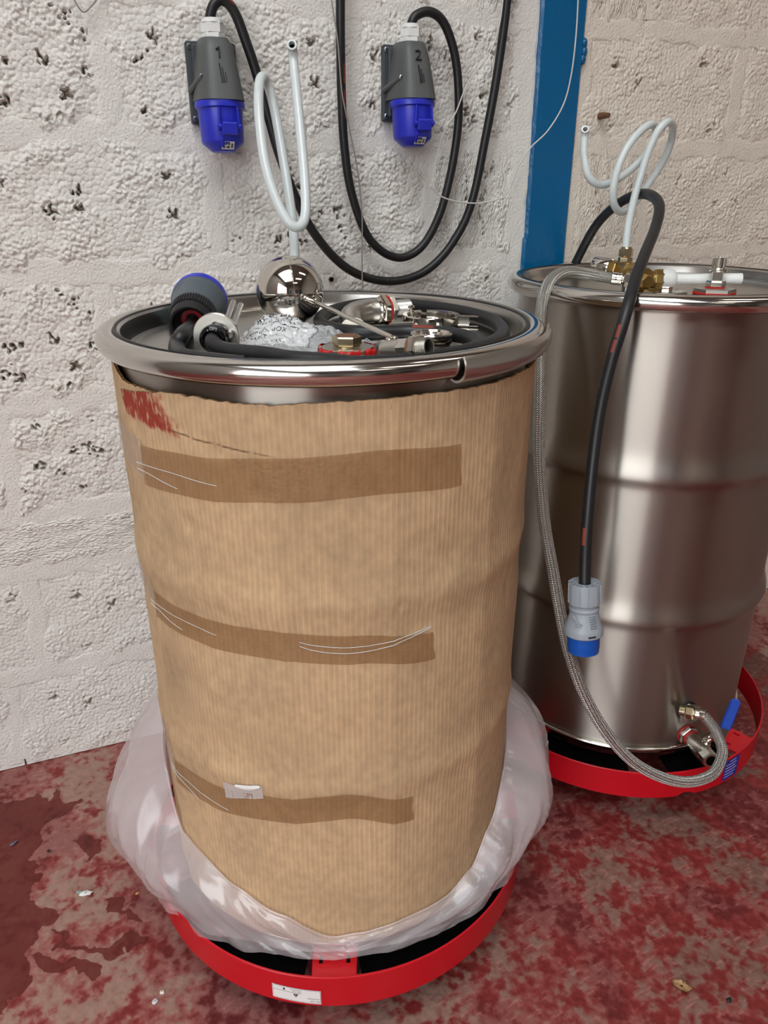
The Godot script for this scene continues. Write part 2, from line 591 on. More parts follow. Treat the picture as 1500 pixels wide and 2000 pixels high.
			rough[k] = clampi(int(ro * 255), 0, 255)
			bump[k] = int((fine[k] * 0.55 + scuff[k] * 0.45) * (0.35 if wet[k] else 1.0) + (60 if wet[k] else 0))
	var fm := mat("painted concrete", Color.WHITE, 1.0, 0.0, 0.45)
	fm.albedo_texture = tex(Image.create_from_data(n, n, false, Image.FORMAT_RGB8, rgbs))
	fm.roughness_texture = grey_tex(rough, n, n)
	fm.roughness_texture_channel = BaseMaterial3D.TEXTURE_CHANNEL_RED
	fm.heightmap_enabled = true
	fm.heightmap_texture = grey_tex(bump, n, n)
	fm.heightmap_scale = 0.22
	var dm: StandardMaterial3D = fm.duplicate()
	dm.albedo_texture = tex(Image.create_from_data(n, n, false, Image.FORMAT_RGB8, dry))
	dm.roughness_texture = null
	dm.roughness = 0.66
	dm.heightmap_enabled = false
	var o := Node3D.new()
	o.name = "floor"
	add_child(o)
	o.transform = wall_xf(Vector3.ZERO)
	for q in [[-1.45, 0.0, 1.05, 2.5], [-3.4, -0.4, -1.45, 8.2], [1.05, -0.4, 3.4, 8.2], [-1.45, 2.5, 1.05, 8.2], [-1.45, -0.4, 1.05, 0.0]]:
		var mb := MB.new()
		mb.box(V((q[0] + q[2]) / 2, -0.1, (q[1] + q[3]) / 2), V(q[2] - q[0], 0.2, q[3] - q[1]))
		for k in mb.v.size():
			mb.t[k] = Vector2((mb.v[k].x + 1.45) / side, mb.v[k].z / side)
		part("slab", mb, fm if q[3] == 2.5 else dm, o)
	struct(o, "worn red painted concrete floor with damp patches")

# ---------- block wall ----------
func block(seed_: int, w: float, h: float, amp: float, pits: float, step: float) -> ArrayMesh:
	var nx := int(w / step) + 1
	var ny := int(h / step) + 1
	var peb := cells(seed_, 118.0)
	var small := cells(seed_ + 50, 190.0)
	var warp := noise(seed_ + 1, 70.0)
	var big := noise(seed_ + 2, 11.0, FastNoiseLite.TYPE_SIMPLEX_SMOOTH, 2)
	var hole := cells(seed_ + 3, 27.0)
	hole.cellular_return_type = FastNoiseLite.RETURN_DISTANCE
	var pick := cells(seed_ + 3, 27.0)
	pick.cellular_return_type = FastNoiseLite.RETURN_CELL_VALUE
	var z := PackedFloat32Array()
	z.resize(nx * ny)
	var mb := MB.new()
	for j in ny:
		for k in nx:
			var x := w * k / (nx - 1) - w / 2
			var y := h * j / (ny - 1) - h / 2
			var wx := warp.get_noise_2d(x, y)
			var wy := warp.get_noise_2d(x + 3.1, y + 7.7)
			var b := big.get_noise_2d(x, y)
			var e := minf(w / 2 - absf(x), h / 2 - absf(y)) + b * 0.03 + wx * 0.006 - 0.008
			e = smoothstep(0.0, 0.034, e)
			var p := peb.get_noise_2d(x + wx * 0.004, y * 1.25 + wy * 0.004) + 1.0
			var q := small.get_noise_2d(x, y * 1.3) + 1.0
			var rough := clampf(0.55 + b * 1.3, 0.12, 1.1)
			var up := amp * rough * (0.62 - p * p * 1.15 + 0.45 * (0.6 - q)) + amp * 0.22 * b
			var hd := hole.get_noise_2d(x + wx * 0.012, y + wy * 0.012) + 1.0
			var hv := pick.get_noise_2d(x + wx * 0.012, y + wy * 0.012)
			var pit := smoothstep(0.21, 0.09, hd + (p - 0.5) * 0.12) * smoothstep(1.0 - pits, 1.02 - pits, hv * 0.5 + 0.5)
			z[j * nx + k] = e * up - (1.0 - e) * 0.0012 - pit * e * 0.018
			var tan_ := clampf(pit * pit * e * 1.2 + maxf(0.0, p * p * rough - 0.62) * e * 0.35, 0.0, 1.0)
			mb.c.append(Color(1, 1, 1).lerp(Color(0.40, 0.32, 0.25), tan_ * 0.6))
	for j in ny:
		for k in nx:
			var dx := (z[j * nx + mini(k + 1, nx - 1)] - z[j * nx + maxi(k - 1, 0)]) / (w / (nx - 1) * 2)
			var dy := (z[mini(j + 1, ny - 1) * nx + k] - z[maxi(j - 1, 0) * nx + k]) / (h / (ny - 1) * 2)
			var x := w * k / (nx - 1) - w / 2
			var y := h * j / (ny - 1) - h / 2
			mb.v.append(Vector3(x, y, z[j * nx + k]))
			mb.n.append(Vector3(-dx, -dy, 1).normalized())
			mb.t.append(Vector2(x, y) * 2.4)
	for j in ny - 1:
		for k in nx - 1:
			var o := j * nx + k
			mb.i.append_array([o, o + nx, o + 1, o + 1, o + nx, o + nx + 1])
	# sides back to the bed
	var rim := [V(-w / 2, -h / 2, 0), V(w / 2, -h / 2, 0), V(w / 2, h / 2, 0), V(-w / 2, h / 2, 0)]
	for k in 4:
		var a: Vector3 = rim[k]
		var b2: Vector3 = rim[(k + 1) % 4]
		mb.face([a + V(0, 0, -0.0012), b2 + V(0, 0, -0.0012), b2 + V(0, 0, -0.02), a + V(0, 0, -0.02)], (a + b2) / 2)
	while mb.c.size() < mb.v.size(): mb.c.append(Color.WHITE)
	return mb.mesh()

func build_wall() -> void:
	# thick masonry paint over open-textured blocks
	var wn := 1024
	var d1 := bytes_of(cells(71, 0.055), wn, wn)
	var d2 := bytes_of(noise(72, 0.02, FastNoiseLite.TYPE_SIMPLEX_SMOOTH, 4), wn, wn)
	var hb := PackedByteArray()
	hb.resize(wn * wn)
	for k in wn * wn: hb[k] = clampi(int((255 - d1[k] * d1[k] / 190.0) * 0.72 + d2[k] * 0.28), 0, 255)
	var bt := grey_tex(hb, wn, wn)
	var d3 := bytes_of(noise(73, 0.07, FastNoiseLite.TYPE_SIMPLEX, 5), wn, wn)
	var st := grey_tex(d3, wn, wn)
	var wm := mat("block paint", rgb(225, 222, 216), 0.62, 0.0, 0.4)
	wm.vertex_color_use_as_albedo = true
	wm.heightmap_enabled = true
	wm.heightmap_texture = bt
	wm.heightmap_scale = 0.28
	var jm := mat("joint paint", rgb(225, 222, 216), 0.6, 0.0, 0.4)
	jm.heightmap_enabled = true
	jm.heightmap_texture = st
	jm.heightmap_scale = 0.11
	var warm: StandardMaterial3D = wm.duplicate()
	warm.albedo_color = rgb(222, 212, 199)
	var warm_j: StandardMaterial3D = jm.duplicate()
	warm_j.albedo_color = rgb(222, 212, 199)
	var root := Node3D.new()
	root.name = "wall_back"
	add_child(root)
	root.transform = wall_xf(Vector3.ZERO)
	struct(root, "white painted block wall behind the drums")
	var slab := MB.new()
	slab.box(V(0, 2.2, -0.118), V(6.4, 4.4, 0.2))
	part("backing", slab, jm, root)
	var beds := [0.0, 0.24, 0.485, 0.606, 0.838, 1.075, 1.304, 1.53, 1.757, 1.985, 2.21, 2.44, 2.67, 2.9, 3.13, 3.4, 3.65, 3.9, 4.15, 4.4]
	var perp_l := [-0.885, -0.80, -0.55, -0.79, -0.572, -0.35, -0.515, -0.30, -0.51, -0.3, -0.5, -0.3, -0.5, -0.3, -0.5, -0.3, -0.5, -0.3, -0.5]
	var perp_r := [0.88, 0.66, 0.9, 0.66, 0.88, 0.66, 0.883, 0.604, 0.85, 0.62, 0.85, 0.62, 0.85, 0.62, 0.85, 0.62, 0.85, 0.62, 0.85]
	var rough_kinds := []
	var mild_kinds := []
	var pitted := []
	for k in 5: rough_kinds.append(block(100 + k * 7, 0.446, 0.222, 0.0056, 0.24, 0.0022))
	for k in 2: pitted.append(block(200 + k * 7, 0.446, 0.222, 0.0062, 0.40, 0.0022))
	for k in 4: mild_kinds.append(block(300 + k * 7, 0.446, 0.222, 0.0036, 0.10, 0.0023))
	var far_kind := block(400, 0.446, 0.222, 0.004, 0.25, 0.011)
	for r in beds.size() - 1:
		var y0: float = beds[r]
		var y1: float = beds[r + 1]
		var cuts := []       # [from, to] of each block
		var s: float = perp_l[r]
		while s > -3.2: s -= 0.45
		while s < 0.30:
			cuts.append([maxf(s, -3.2), minf(s + 0.45, 0.305)])
			s += 0.45
		s = perp_r[r]
		while s > 0.48: s -= 0.45
		while s < 3.2:
			cuts.append([maxf(s, 0.455), minf(s + 0.45, 3.2)])
			s += 0.45
		for q in cuts:
			var w: float = q[1] - q[0]
			if w < 0.03: continue
			var mid: float = (q[0] + q[1]) / 2
			var near := mid > -1.3 and mid < 1.6 and y0 < 1.8
			var kind: ArrayMesh
			if not near: kind = far_kind
			elif mid > 0.45 or y1 < 0.62: kind = mild_kinds[rng.randi() % 4]
			elif rng.randf() < 0.3 or (r == 3 and mid < -0.4): kind = pitted[rng.randi() % 2]
			else: kind = rough_kinds[rng.randi() % 5]
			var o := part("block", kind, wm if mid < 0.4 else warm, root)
			var turn := rng.randi() % 2 == 0
			o.position = V(mid, (y0 + y1) / 2, 0)
			o.rotation.z = PI if turn else 0.0
			o.scale = V((w - 0.004) / 0.446, (y1 - y0 - 0.004) / 0.222, 1)
		# vertical joints
		for k in cuts.size() - 1:
			var x: float = cuts[k][1]
			if x > 0.28 and x < 0.48 or x < -2.0 or x > 2.2: continue
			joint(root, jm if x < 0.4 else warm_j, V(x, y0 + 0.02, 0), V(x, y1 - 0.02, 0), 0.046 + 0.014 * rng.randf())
		if r > 0 and y0 < 2.5:
			joint(root, jm, V(-2.6, y0, 0), V(0.32, y0, 0), 0.056 + 0.012 * rng.randf())
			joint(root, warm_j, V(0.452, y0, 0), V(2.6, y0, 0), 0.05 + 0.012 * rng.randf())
	# the smooth made-good strip beside the pillar
	joint(root, jm, V(0.315, 0.0, 0), V(0.315, 3.4, 0), 0.07)
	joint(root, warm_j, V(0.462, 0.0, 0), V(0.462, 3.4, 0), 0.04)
	var col := Node3D.new()
	col.name = "pillar"
	add_child(col)
	col.transform = wall_xf(V(0.3935, 0, 0))
	struct(col, "blue gloss painted steel pillar set into the block wall")
	var fl := MB.new()
	fl.box(V(0, 2.2, -0.02), V(0.109, 4.4, 0.056), 0.005)
	part("flange", fl, M["pillar blue"], col)
	var cp := MB.new()
	cp.box(V(-0.002, 0.56, -0.02), V(0.113, 1.12, 0.0566), 0.005)
	part("foot_plate", cp, M["pillar blue"], col)
	var weld := MB.new()
	for q in [V(0.055, 1.497, 0.004), V(0.056, 1.482, 0.005), V(0.0545, 1.468, 0.004), V(0.0555, 1.476, 0.0)]:
		weld.lathe([Vector2(0, -0.011), Vector2(0.006, -0.007), Vector2(0.0075, 0), Vector2(0.006, 0.007), Vector2(0, 0.011)], Transform3D(Basis(), q), 10, 0, TAU, 90)
	part("weld_lump", weld, M["pillar blue"], col)

# a band of smeared mortar between two points of the wall
func joint(root: Node3D, m: Material, a: Vector3, b: Vector3, wide: float) -> void:
	var along := (b - a).normalized()
	var side := V(0, 0, 1).cross(along)
	var length := a.distance_to(b)
	var n := maxi(2, int(length / 0.01))
	var f := noise(int(absf(a.x * 977 + a.y * 1313)) + 5, 26.0, FastNoiseLite.TYPE_SIMPLEX_SMOOTH, 3)
	var rows := []
	for j in 11:
		var e := (j / 10.0 - 0.5) * 2.0
		var row := PackedVector3Array()
		for k in n + 1:
			var p := a + along * (length * k / n)
			var wob := f.get_noise_2d(p.x * 0.5 + 9, p.y * 0.5) * 0.012
			p += side * (e * (wide / 2) + wob)
			var z := 0.0002 + f.get_noise_2d(p.x, p.y) * 0.0013 - 0.0004 * (1.0 - e * e)
			z -= 0.006 * smoothstep(0.72, 1.0, absf(e))
			row.append(V(p.x, p.y, z))
		rows.append(row)
	var mb := MB.new()
	mb.grid(rows, 1.0)
	for k in mb.v.size():
		mb.t[k] = Vector2(mb.v[k].x, mb.v[k].y) * 1.6
		if mb.n[k].z < 0: mb.n[k] = -mb.n[k]
	for k in range(0, mb.i.size(), 3):
		var g := (mb.v[mb.i[k + 1]] - mb.v[mb.i[k]]).cross(mb.v[mb.i[k + 2]] - mb.v[mb.i[k]])
		if g.z > 0:
			var x := mb.i[k + 1]
			mb.i[k + 1] = mb.i[k + 2]
			mb.i[k + 2] = x
	part("mortar_joint", mb, m, root)

# ---------- drums ----------
const RIM_A := 1.0394
const RIM_B := 1.0501

func drum(at: Vector3, rim: float, big: float, label: String, lever_from: float, lever_to: float) -> Node3D:
	var t := thing("steel_drum", label, "drum", at)
	var r := big - 0.0095          # body wall
	var foot := 0.1455
	var prof := [Vector2(0, foot + 0.012), Vector2(r - 0.012, foot + 0.012), Vector2(r - 0.004, foot + 0.004), Vector2(r, foot + 0.012)]
	var hoops := [0.452, 0.745]
	var y := foot + 0.02
	while y < rim - 0.012:
		var bulge := 0.0
		for hp in hoops:
			# a swedged hoop: long lead-in above, quick return below
			var e: float = y - hp
			bulge += 0.0105 * (exp(-pow(e / 0.030, 2)) if e > 0 else exp(-pow(e / 0.010, 2)))
		prof.append(Vector2(r + bulge, y))
		y += 0.006
	prof.append(Vector2(r, rim - 0.010))
	var b := MB.new()
	b.lathe(prof, Transform3D(), 128)
	# brushing runs round the drum: texture u points up the wall
	for k in b.t.size(): b.t[k] = Vector2(b.t[k].y, b.t[k].x)
	part("body", b, M["brushed steel"], t)
	var bead := MB.new()
	var ring := []
	for k in 17:
		var a := -TAU * k / 16 + PI
		ring.append(Vector2(r + 0.003 + 0.0062 * cos(a), foot + 0.006 + 0.0062 * sin(a)))
	ring.reverse()
	bead.lathe(ring, Transform3D(), 128)
	part("bottom_bead", bead, M["rim steel"], t)
	var lid := MB.new()
	var hi := big - 0.0135
	lid.lathe([Vector2(hi + 0.004, rim + 0.010), Vector2(hi, rim + 0.0125), Vector2(hi - 0.004, rim + 0.009), Vector2(hi - 0.007, rim - 0.002), Vector2(hi - 0.0085, rim - 0.009), Vector2(hi - 0.011, rim - 0.0125), Vector2(hi - 0.016, rim - 0.0134), Vector2(hi - 0.020, rim - 0.0120), Vector2(hi - 0.026, rim - 0.0134), Vector2(0.0, rim - 0.0134)].map(func(q): return q), Transform3D(), 128)
	flip_down(lid)
	part("lid", lid, M["lid steel"], t)
	var gk := MB.new()
	gk.lathe([Vector2(hi - 0.0005, rim + 0.0120), Vector2(hi + 0.001, rim + 0.0138), Vector2(hi + 0.0036, rim + 0.0142), Vector2(hi + 0.005, rim + 0.011)], Transform3D(), 128)
	part("gasket", gk, M["black rubber"], t)
	var tr := MB.new()
	var rt := 0.0145
	ring = []
	for k in 25:
		var a := TAU * k / 24 + PI
		ring.append(Vector2(big + rt * cos(a), rim + rt * sin(a)))
	tr.lathe(ring, Transform3D(), 160)
	part("closing_ring", tr, M["rim steel"], t)
	if lever_to > lever_from:
		var lv := MB.new()
		ring = []
		for k in 19:
			var a := deg_to_rad(-112 + 152.0 * k / 18)
			var q := 0.0195 + 0.0012 * cos(a)
			ring.append(Vector2(big + 0.0018 + q * cos(a), rim - 0.001 + q * sin(a)))
		var inner := []
		for q in ring: inner.append(Vector2((q.x - big) * 0.86 + big, (q.y - rim) * 0.86 + rim))
		inner.reverse()
		lv.lathe(ring + inner + [ring[0]], Transform3D(), 30, deg_to_rad(lever_from), deg_to_rad(lever_to))
		for e in [lever_from, lever_to]:
			var a := deg_to_rad(e)
			var dir := V(sin(a), 0, cos(a))
			var out := V(cos(a), 0, -sin(a)) * (-1.0 if e == lever_from else 1.0)
			for k in ring.size() - 1:
				var q := [ring[k], ring[k + 1], inner[inner.size() - 2 - k], inner[inner.size() - 1 - k]]
				var f := []
				for p in q: f.append(dir * p.x + Vector3.UP * p.y)
				lv.face(f, out)
		part("ring_lever", lv, M["cast steel"], t)
	return t

func flip_down(mb: MB) -> void:
	# the lid is seen from above: turn its normals up and inwards
	for k in mb.n.size(): mb.n[k] = -mb.n[k]
	for k in range(0, mb.i.size(), 3):
		var x := mb.i[k + 1]
		mb.i[k + 1] = mb.i[k + 2]
		mb.i[k + 2] = x

func build_drums() -> void:
	drum(DRUM_A, RIM_A, 0.295, "open rimmed steel drum wrapped in brown cardboard, loose fittings on its lid", 33.5, 82.0)
	drum(DRUM_B, RIM_B, 0.2875, "bare shiny steel drum with brass valve on its lid and hose looping down", 0, 0)

# ---------- cardboard ----------
func bump1(x: float, w: float) -> float: return exp(-pow(x / w, 2))

var dent := FastNoiseLite.new()

# radius of the wrap's outside at angle a (degrees, 0 towards +z) and height y
func wrap_r(a: float, y: float) -> float:
	var r := 0.2985
	# flatter between the folds
	var folds := [-128.0, -92.0, -52.0, -7.6, 18.9, 48.0, 82.0, 125.0, 180.0, 232.0]
	for k in folds.size() - 1:
		if a >= folds[k] and a < folds[k + 1]:
			var half: float = deg_to_rad(folds[k + 1] - folds[k]) / 2
			var mid := deg_to_rad((folds[k] + folds[k + 1]) / 2)
			var chord := 0.2995 * cos(half) / cos(deg_to_rad(a) - mid)
			var flat := 0.30 if half < 0.3 else 0.16
			r = lerpf(r, maxf(chord, 0.2915), flat)
	r += 0.0032 * (bump1(y - 0.752, 0.022) + bump1(y - 0.462, 0.022))
	r -= 0.0016 * bump1(y - 0.70, 0.03)
	r += dent.get_noise_2d(a * 0.9, y * 110.0) * 0.0016
	# a few knocks
	for d in DENTS:
		var e := Vector2((a - d[0]) * 0.0052, y - d[1]).length()
		r -= d[3] * bump1(e, d[2])
	# pressed crease lines
	r += 0.0011 * bump1((a + 7.6) * 0.0052, 0.0025) + 0.0009 * bump1((a - 18.9) * 0.0052, 0.002)
	r -= 0.0012 * bump1(y - 0.752 + 0.014 * smoothstep(-22.0, 0.0, a) , 0.0035) * smoothstep(-26.0, -18.0, a) * smoothstep(16.0, 4.0, a)
	return r

const DENTS := [[-21.0, 0.948, 0.011, 0.003], [-29.0, 0.965, 0.010, 0.002], [-31.0, 0.845, 0.009, 0.003], [-11.0, 0.902, 0.011, 0.002], [-36.0, 0.60, 0.022, 0.003], [-30.0, 0.61, 0.012, -0.002], [20.0, 0.745, 0.006, 0.003], [-44.0, 0.36, 0.02, 0.002], [34.0, 0.80, 0.02, 0.0015], [6.0, 0.55, 0.03, 0.0012]]

func seam(y: float) -> float:
	# where the outer sheet's cut edge runs, in degrees
	var ys := [1.02, 0.98, 0.93, 0.88, 0.80, 0.70, 0.60, 0.50, 0.40, 0.28, 0.15]
	var an := [-57.5, -53.0, -47.5, -46.0, -48.5, -51.5, -51.0, -52.2, -53.5, -54.5, -54.0]
	for k in ys.size() - 1:
		if y <= ys[k] and y >= ys[k + 1]: return lerpf(an[k], an[k + 1], (ys[k] - y) / (ys[k] - ys[k + 1]))
	return -54.0

func card_top(a: float, layer: float) -> float:
	# ragged cut along the top; the inner end of the sheet stands higher
	var y := 1.0085 - 0.0145 * smoothstep(-30.0, -54.0, a) - 0.003 * bump1(a + 12, 12) + 0.002 * bump1(a - 22, 14) - 0.008 * smoothstep(58.0, 85.0, a)
	if layer > 0.5: y = 1.003 + 0.018 * smoothstep(-52.0, -66.0, a)
	return y + dent.get_noise_2d(a * 8.0, 500.0) * 0.0022

func on_card(a: float, y: float, lift := 0.0) -> Vector3:
	var r := wrap_r(a, y) + lift
	return V(sin(deg_to_rad(a)) * r, y, cos(deg_to_rad(a)) * r)

func build_cardboard() -> void:
	dent.seed = 5
	dent.frequency = 0.055
	dent.noise_type = FastNoiseLite.TYPE_SIMPLEX_SMOOTH
	dent.fractal_type = FastNoiseLite.FRACTAL_FBM
	dent.fractal_octaves = 3
	var w := 2048
	var h := 640
	var fib := bytes_of(noise(41, 0.05, FastNoiseLite.TYPE_SIMPLEX_SMOOTH, 4), w, h)
	var blot := bytes_of(noise(42, 0.006, FastNoiseLite.TYPE_SIMPLEX_SMOOTH, 4), w, h)
	var col := PackedByteArray()
	col.resize(w * h * 3)
	var bp := PackedByteArray()
	bp.resize(w * h)
	for y in h:
		var hy := 1.03 - 0.88 * y / h
		for x in w:
			var k := y * w + x
			var a := -60.0 + 390.0 * x / w
			var f := fib[k] / 255.0 - 0.5
			var b := blot[k] / 255.0 - 0.5
			var flute := 0.5 + 0.5 * cos(TAU * (a * 0.0052 / 0.0072) + b * 1.3)
			var ridge := pow(flute, 3.0) * (0.35 + 0.9 * clampf(b + 0.5, 0.0, 1.0))
			var v := 1.0 + f * 0.13 + b * 0.10 + (ridge - 0.3) * 0.075
			var c := Color(192 * v, 162 * v, 126 * v)
			# scuffed darker corner by the cut edge, and the remains of red print
			var scuffed := bump1(a + 46, 9) * bump1(hy - 0.60, 0.05) * (0.5 + f)
			c = c.lerp(Color(132, 110, 88), clampf(scuffed * 0.8, 0, 0.7))
			var red := smoothstep(-32.0, -38.0, a + f * 9.0 + (hy - 0.985) * 120.0) * smoothstep(0.962, 0.968, hy + f * 0.006 + 0.00045 * (a + 50)) * smoothstep(0.30, 0.62, 0.62 + f * 0.9 + (0.5 - flute) * 0.15)
			c = c.lerp(Color(140, 42, 32), red * 0.86)
			# a cracked crease below the print
			var crack := bump1(hy - 0.966 + 0.0006 * (a + 38), 0.0008) * smoothstep(-36.0, -33.0, a) * smoothstep(-6.0, -12.0, a) * smoothstep(-0.1, 0.1, f + 0.05)
			c = c.lerp(Color(70, 48, 32), crack * 0.8)
			col[k * 3] = clampi(int(c.r), 0, 255)
			col[k * 3 + 1] = clampi(int(c.g), 0, 255)
			col[k * 3 + 2] = clampi(int(c.b), 0, 255)
			bp[k] = clampi(int(110 + ridge * 95 + f * 70 - crack * 60), 0, 255)
	var cm := mat("cardboard", Color.WHITE, 0.82, 0.0, 0.35)
	cm.albedo_texture = tex(Image.create_from_data(w, h, false, Image.FORMAT_RGB8, col))
	cm.heightmap_enabled = true
	cm.heightmap_texture = grey_tex(bp, w, h)
	cm.heightmap_scale = 0.08
	var edge_m := mat("cut cardboard", rgb(168, 130, 88), 0.9)
	var t := thing("cardboard_wrap", "brown corrugated cardboard sheet wrapped and taped round the front drum", "cardboard", DRUM_A)
	var na := 390
	var nh := 130
	var outer := []
	var inner := []
	var tops := PackedVector3Array()
	for j in nh + 1:
		var ro := PackedVector3Array()
		var ri := PackedVector3Array()
		for k in na + 1:
			var f := float(k) / na
			var turn := 385.0 * f
			var lay := smoothstep(0.55, 0.97, f)
			var y1 := 1.0
			var y := 0.0
			var a := 0.0
			for pass_ in 2:
				a = seam(y if pass_ else 0.95) + turn
				y1 = card_top(a - (360.0 if f > 0.6 else 0.0), lay if f > 0.6 else 0.0)
				y = lerpf(0.16, y1, float(j) / nh)
			var aa := a - 360.0 if a > 232.0 else a
			var r := wrap_r(aa, y) - 0.0042 * lay
			var d := V(sin(deg_to_rad(a)), 0, cos(deg_to_rad(a)))
			ro.append(d * r + Vector3.UP * y)
			ri.append(d * (r - 0.0034) + Vector3.UP * y)
		outer.append(ro)
		inner.append(ri)
	var mb := MB.new()
	mb.grid(outer, 1.0)
	for k in mb.v.size():
		var f := float(k % (na + 1)) / na
		mb.t[k] = Vector2((seam(mb.v[k].y) + 385.0 * f + 60.0) / 390.0, (1.03 - mb.v[k].y) / 0.88)
	var c0 := mb.v.size()
	mb.grid(inner, -1.0)
	for k in range(c0, mb.v.size()): mb.t[k] = Vector2(0.4 + mb.v[k].x * 0.3, 0.5)
	part("sheet", mb, cm, t)
	# the open end of the corrugation: a wavy paper web between the two liners
	var web := MB.new()
	var lo := PackedVector3Array()
	var hi := PackedVector3Array()
	var steps := na * 10
	for k in steps + 1:
		var g := float(k) / 10.0
		var k0 := mini(int(g), na - 1)
		var p: Vector3 = outer[nh][k0].lerp(outer[nh][k0 + 1], g - k0)
		var q: Vector3 = inner[nh][k0].lerp(inner[nh][k0 + 1], g - k0)
		var wv := 0.5 + 0.45 * sin(g * 385.0 / na * 0.0052 / 0.0072 * TAU)
		var m := p.lerp(q, wv)
		hi.append(m + Vector3.UP * -0.0004)
		lo.append(m + Vector3.UP * -0.012)
	web.grid([lo, hi], 1.0)
	part("corrugation", web, edge_m, t)
	var lip := MB.new()
	for s in [0, 1]:
		var r0 := PackedVector3Array()
		var r1 := PackedVector3Array()
		for k in na + 1:
			var p: Vector3 = outer[nh][k]
			var q: Vector3 = inner[nh][k]
			r0.append(p if s == 0 else q.lerp(p, 0.22))
			r1.append(p.lerp(q, 0.22) if s == 0 else q)
		lip.grid([r0, r1], 1.0)
	# closed cut edge down the seam
	var e0 := PackedVector3Array()
	var e1 := PackedVector3Array()
	for j in nh + 1:
		e0.append(outer[j][0]); e1.append(inner[j][0])
	lip.grid([e0, e1], 1.0)
	part("cut_edge", lip, edge_m, t)
	# parcel tape
	var tm := mat("parcel tape", Color(rgb(156, 112, 66), 0.46), 0.34, 0.0, 0.45)
	tm.transparency = BaseMaterial3D.TRANSPARENCY_ALPHA
	var tb := bytes_of(noise(47, 0.03, FastNoiseLite.TYPE_SIMPLEX_SMOOTH, 4), 256, 256)
	tm.heightmap_enabled = true
	tm.heightmap_texture = grey_tex(tb, 256, 256)
	tm.heightmap_scale = 0.12
	var clear := mat("clear tape", Color(rgb(222, 214, 206), 0.22), 0.28, 0.0, 0.5)
	clear.transparency = BaseMaterial3D.TRANSPARENCY_ALPHA
	clear.heightmap_enabled = true
	clear.heightmap_texture = M["parcel tape"].heightmap_texture
	clear.heightmap_scale = 0.5
	var bands := [
		[-46.5, 36.0, [0.9325, 0.938, 0.946, 0.952, 0.944], 0.0535, "upper strip of brown parcel tape"],
		[-51.2, 29.8, [0.716, 0.716, 0.718, 0.711, 0.694], 0.042, "middle strip of brown parcel tape"],
		[-53.4, 24.6, [0.418, 0.432, 0.448, 0.459, 0.430], 0.047, "lower strip of brown parcel tape"]]
	for q in bands:
		var strip := MB.new()
		var rows := []
		for j in 15:
			var row := PackedVector3Array()
			for k in 61:
				var f := k / 60.0
				var g := f * 4.0
				var k0 := mini(int(g), 3)
				var top := lerpf(q[2][k0], q[2][k0 + 1], smoothstep(0.0, 1.0, g - k0))
				var e := j / 14.0
				var y: float = top - q[3] * e
				var a := lerpf(q[0], q[1] + 0.22 * sin(e * 9.0) + 0.6 * e, f)
				row.append(on_card(a, y, 0.0014))
			rows.append(row)
		strip.grid(rows, -1.0, false, 7.0, 1.0)
		var sp := part("tape", strip, tm, t)
		sp.set_meta("label", q[4])
		# pulled creases along the tape as thin pale threads
		for c in 2:
			var cr := MB.new()
			var path := PackedVector3Array()
			for k in 13:
				var f := k / 12.0
				path.append(on_card(lerpf(q[0] - 3.0, q[0] + (25.0 if c == 0 else 13.0), f), q[2][0] - q[3] * (0.52 + 0.22 * c) + 0.004 * sin(f * 3.0 + c), 0.0014))
			cr.tube(path, 0.00042, 6)
			part("tape_crease", cr, M["tube plastic"], sp)
		if q[1] < 30.0 and q[1] > 29.0:
			for c in 2:
				var cr := MB.new()
				var path := PackedVector3Array()
				for k in 17:
					var f := k / 16.0
					path.append(on_card(lerpf(-4.0, q[1] - 0.6, f), 0.7035 - 0.006 * c - 0.016 * sin(PI * pow(f, 0.8)) * (0.6 + 0.25 * c) + 0.004 * f * c, 0.0014))
				cr.tube(path, 0.00045, 6)
				part("tape_crease", cr, M["tube plastic"], sp)
		# where the tape turns round the cut edge it is clear and crumpled
		var side := MB.new()
		rows = []
		for j in 13:
			var row := PackedVector3Array()
			for k in 25:
				var f := k / 24.0
				var a: float = lerpf(q[0] - 36.0, q[0] + 1.0, f)
				var y: float = q[2][0] - q[3] * (j / 12.0) + 0.012 * (1.0 - f) + 0.006
				row.append(on_card(a, y, -0.0018 + 0.0008 * sin(j * 2.3 + k * 1.1)  + 0.0022 * smoothstep(0.8, 1.0, f)))
			rows.append(row)
		side.grid(rows, -1.0, false, 4.0, 1.0)
		part("clear_tape", side, clear, t)
	# a scrap of torn white label on the lowest tape
	var pm := mat("torn paper", Color(rgb(222, 218, 214), 0.62), 0.55)
	pm.transparency = BaseMaterial3D.TRANSPARENCY_ALPHA
	var sc := MB.new()
	var rows := []
	for j in 7:
		var row := PackedVector3Array()
		for k in 17:
			var f := k / 16.0
			var top := lerpf(0.4475, 0.4665, f) + 0.0018 * sin(f * 17.0)
			var bot := lerpf(0.418, 0.441, f)
			row.append(on_card(lerpf(-28.6, -16.2, f), lerpf(bot, top, j / 6.0), 0.0014))
		rows.append(row)
	sc.grid(rows, 1.0)
	part("torn_label", sc, pm, t)
	var fold := MB.new()
	rows = []
	for j in 4:
		var row := PackedVector3Array()
		for k in 13:
			var f := k / 12.0
			var top := lerpf(0.4555, 0.466, f)
			row.append(on_card(lerpf(-24.2, -16.6, f), top - (0.003 + 0.009 * absf(sin(f * 2.6 + 0.3))) * j / 3.0, 0.0024 + 0.002 * sin(j * 1.2)))
		rows.append(row)
	fold.grid(rows, -1.0)
	part("torn_flap", fold, mat("paper", rgb(224, 220, 216), 0.6), t)

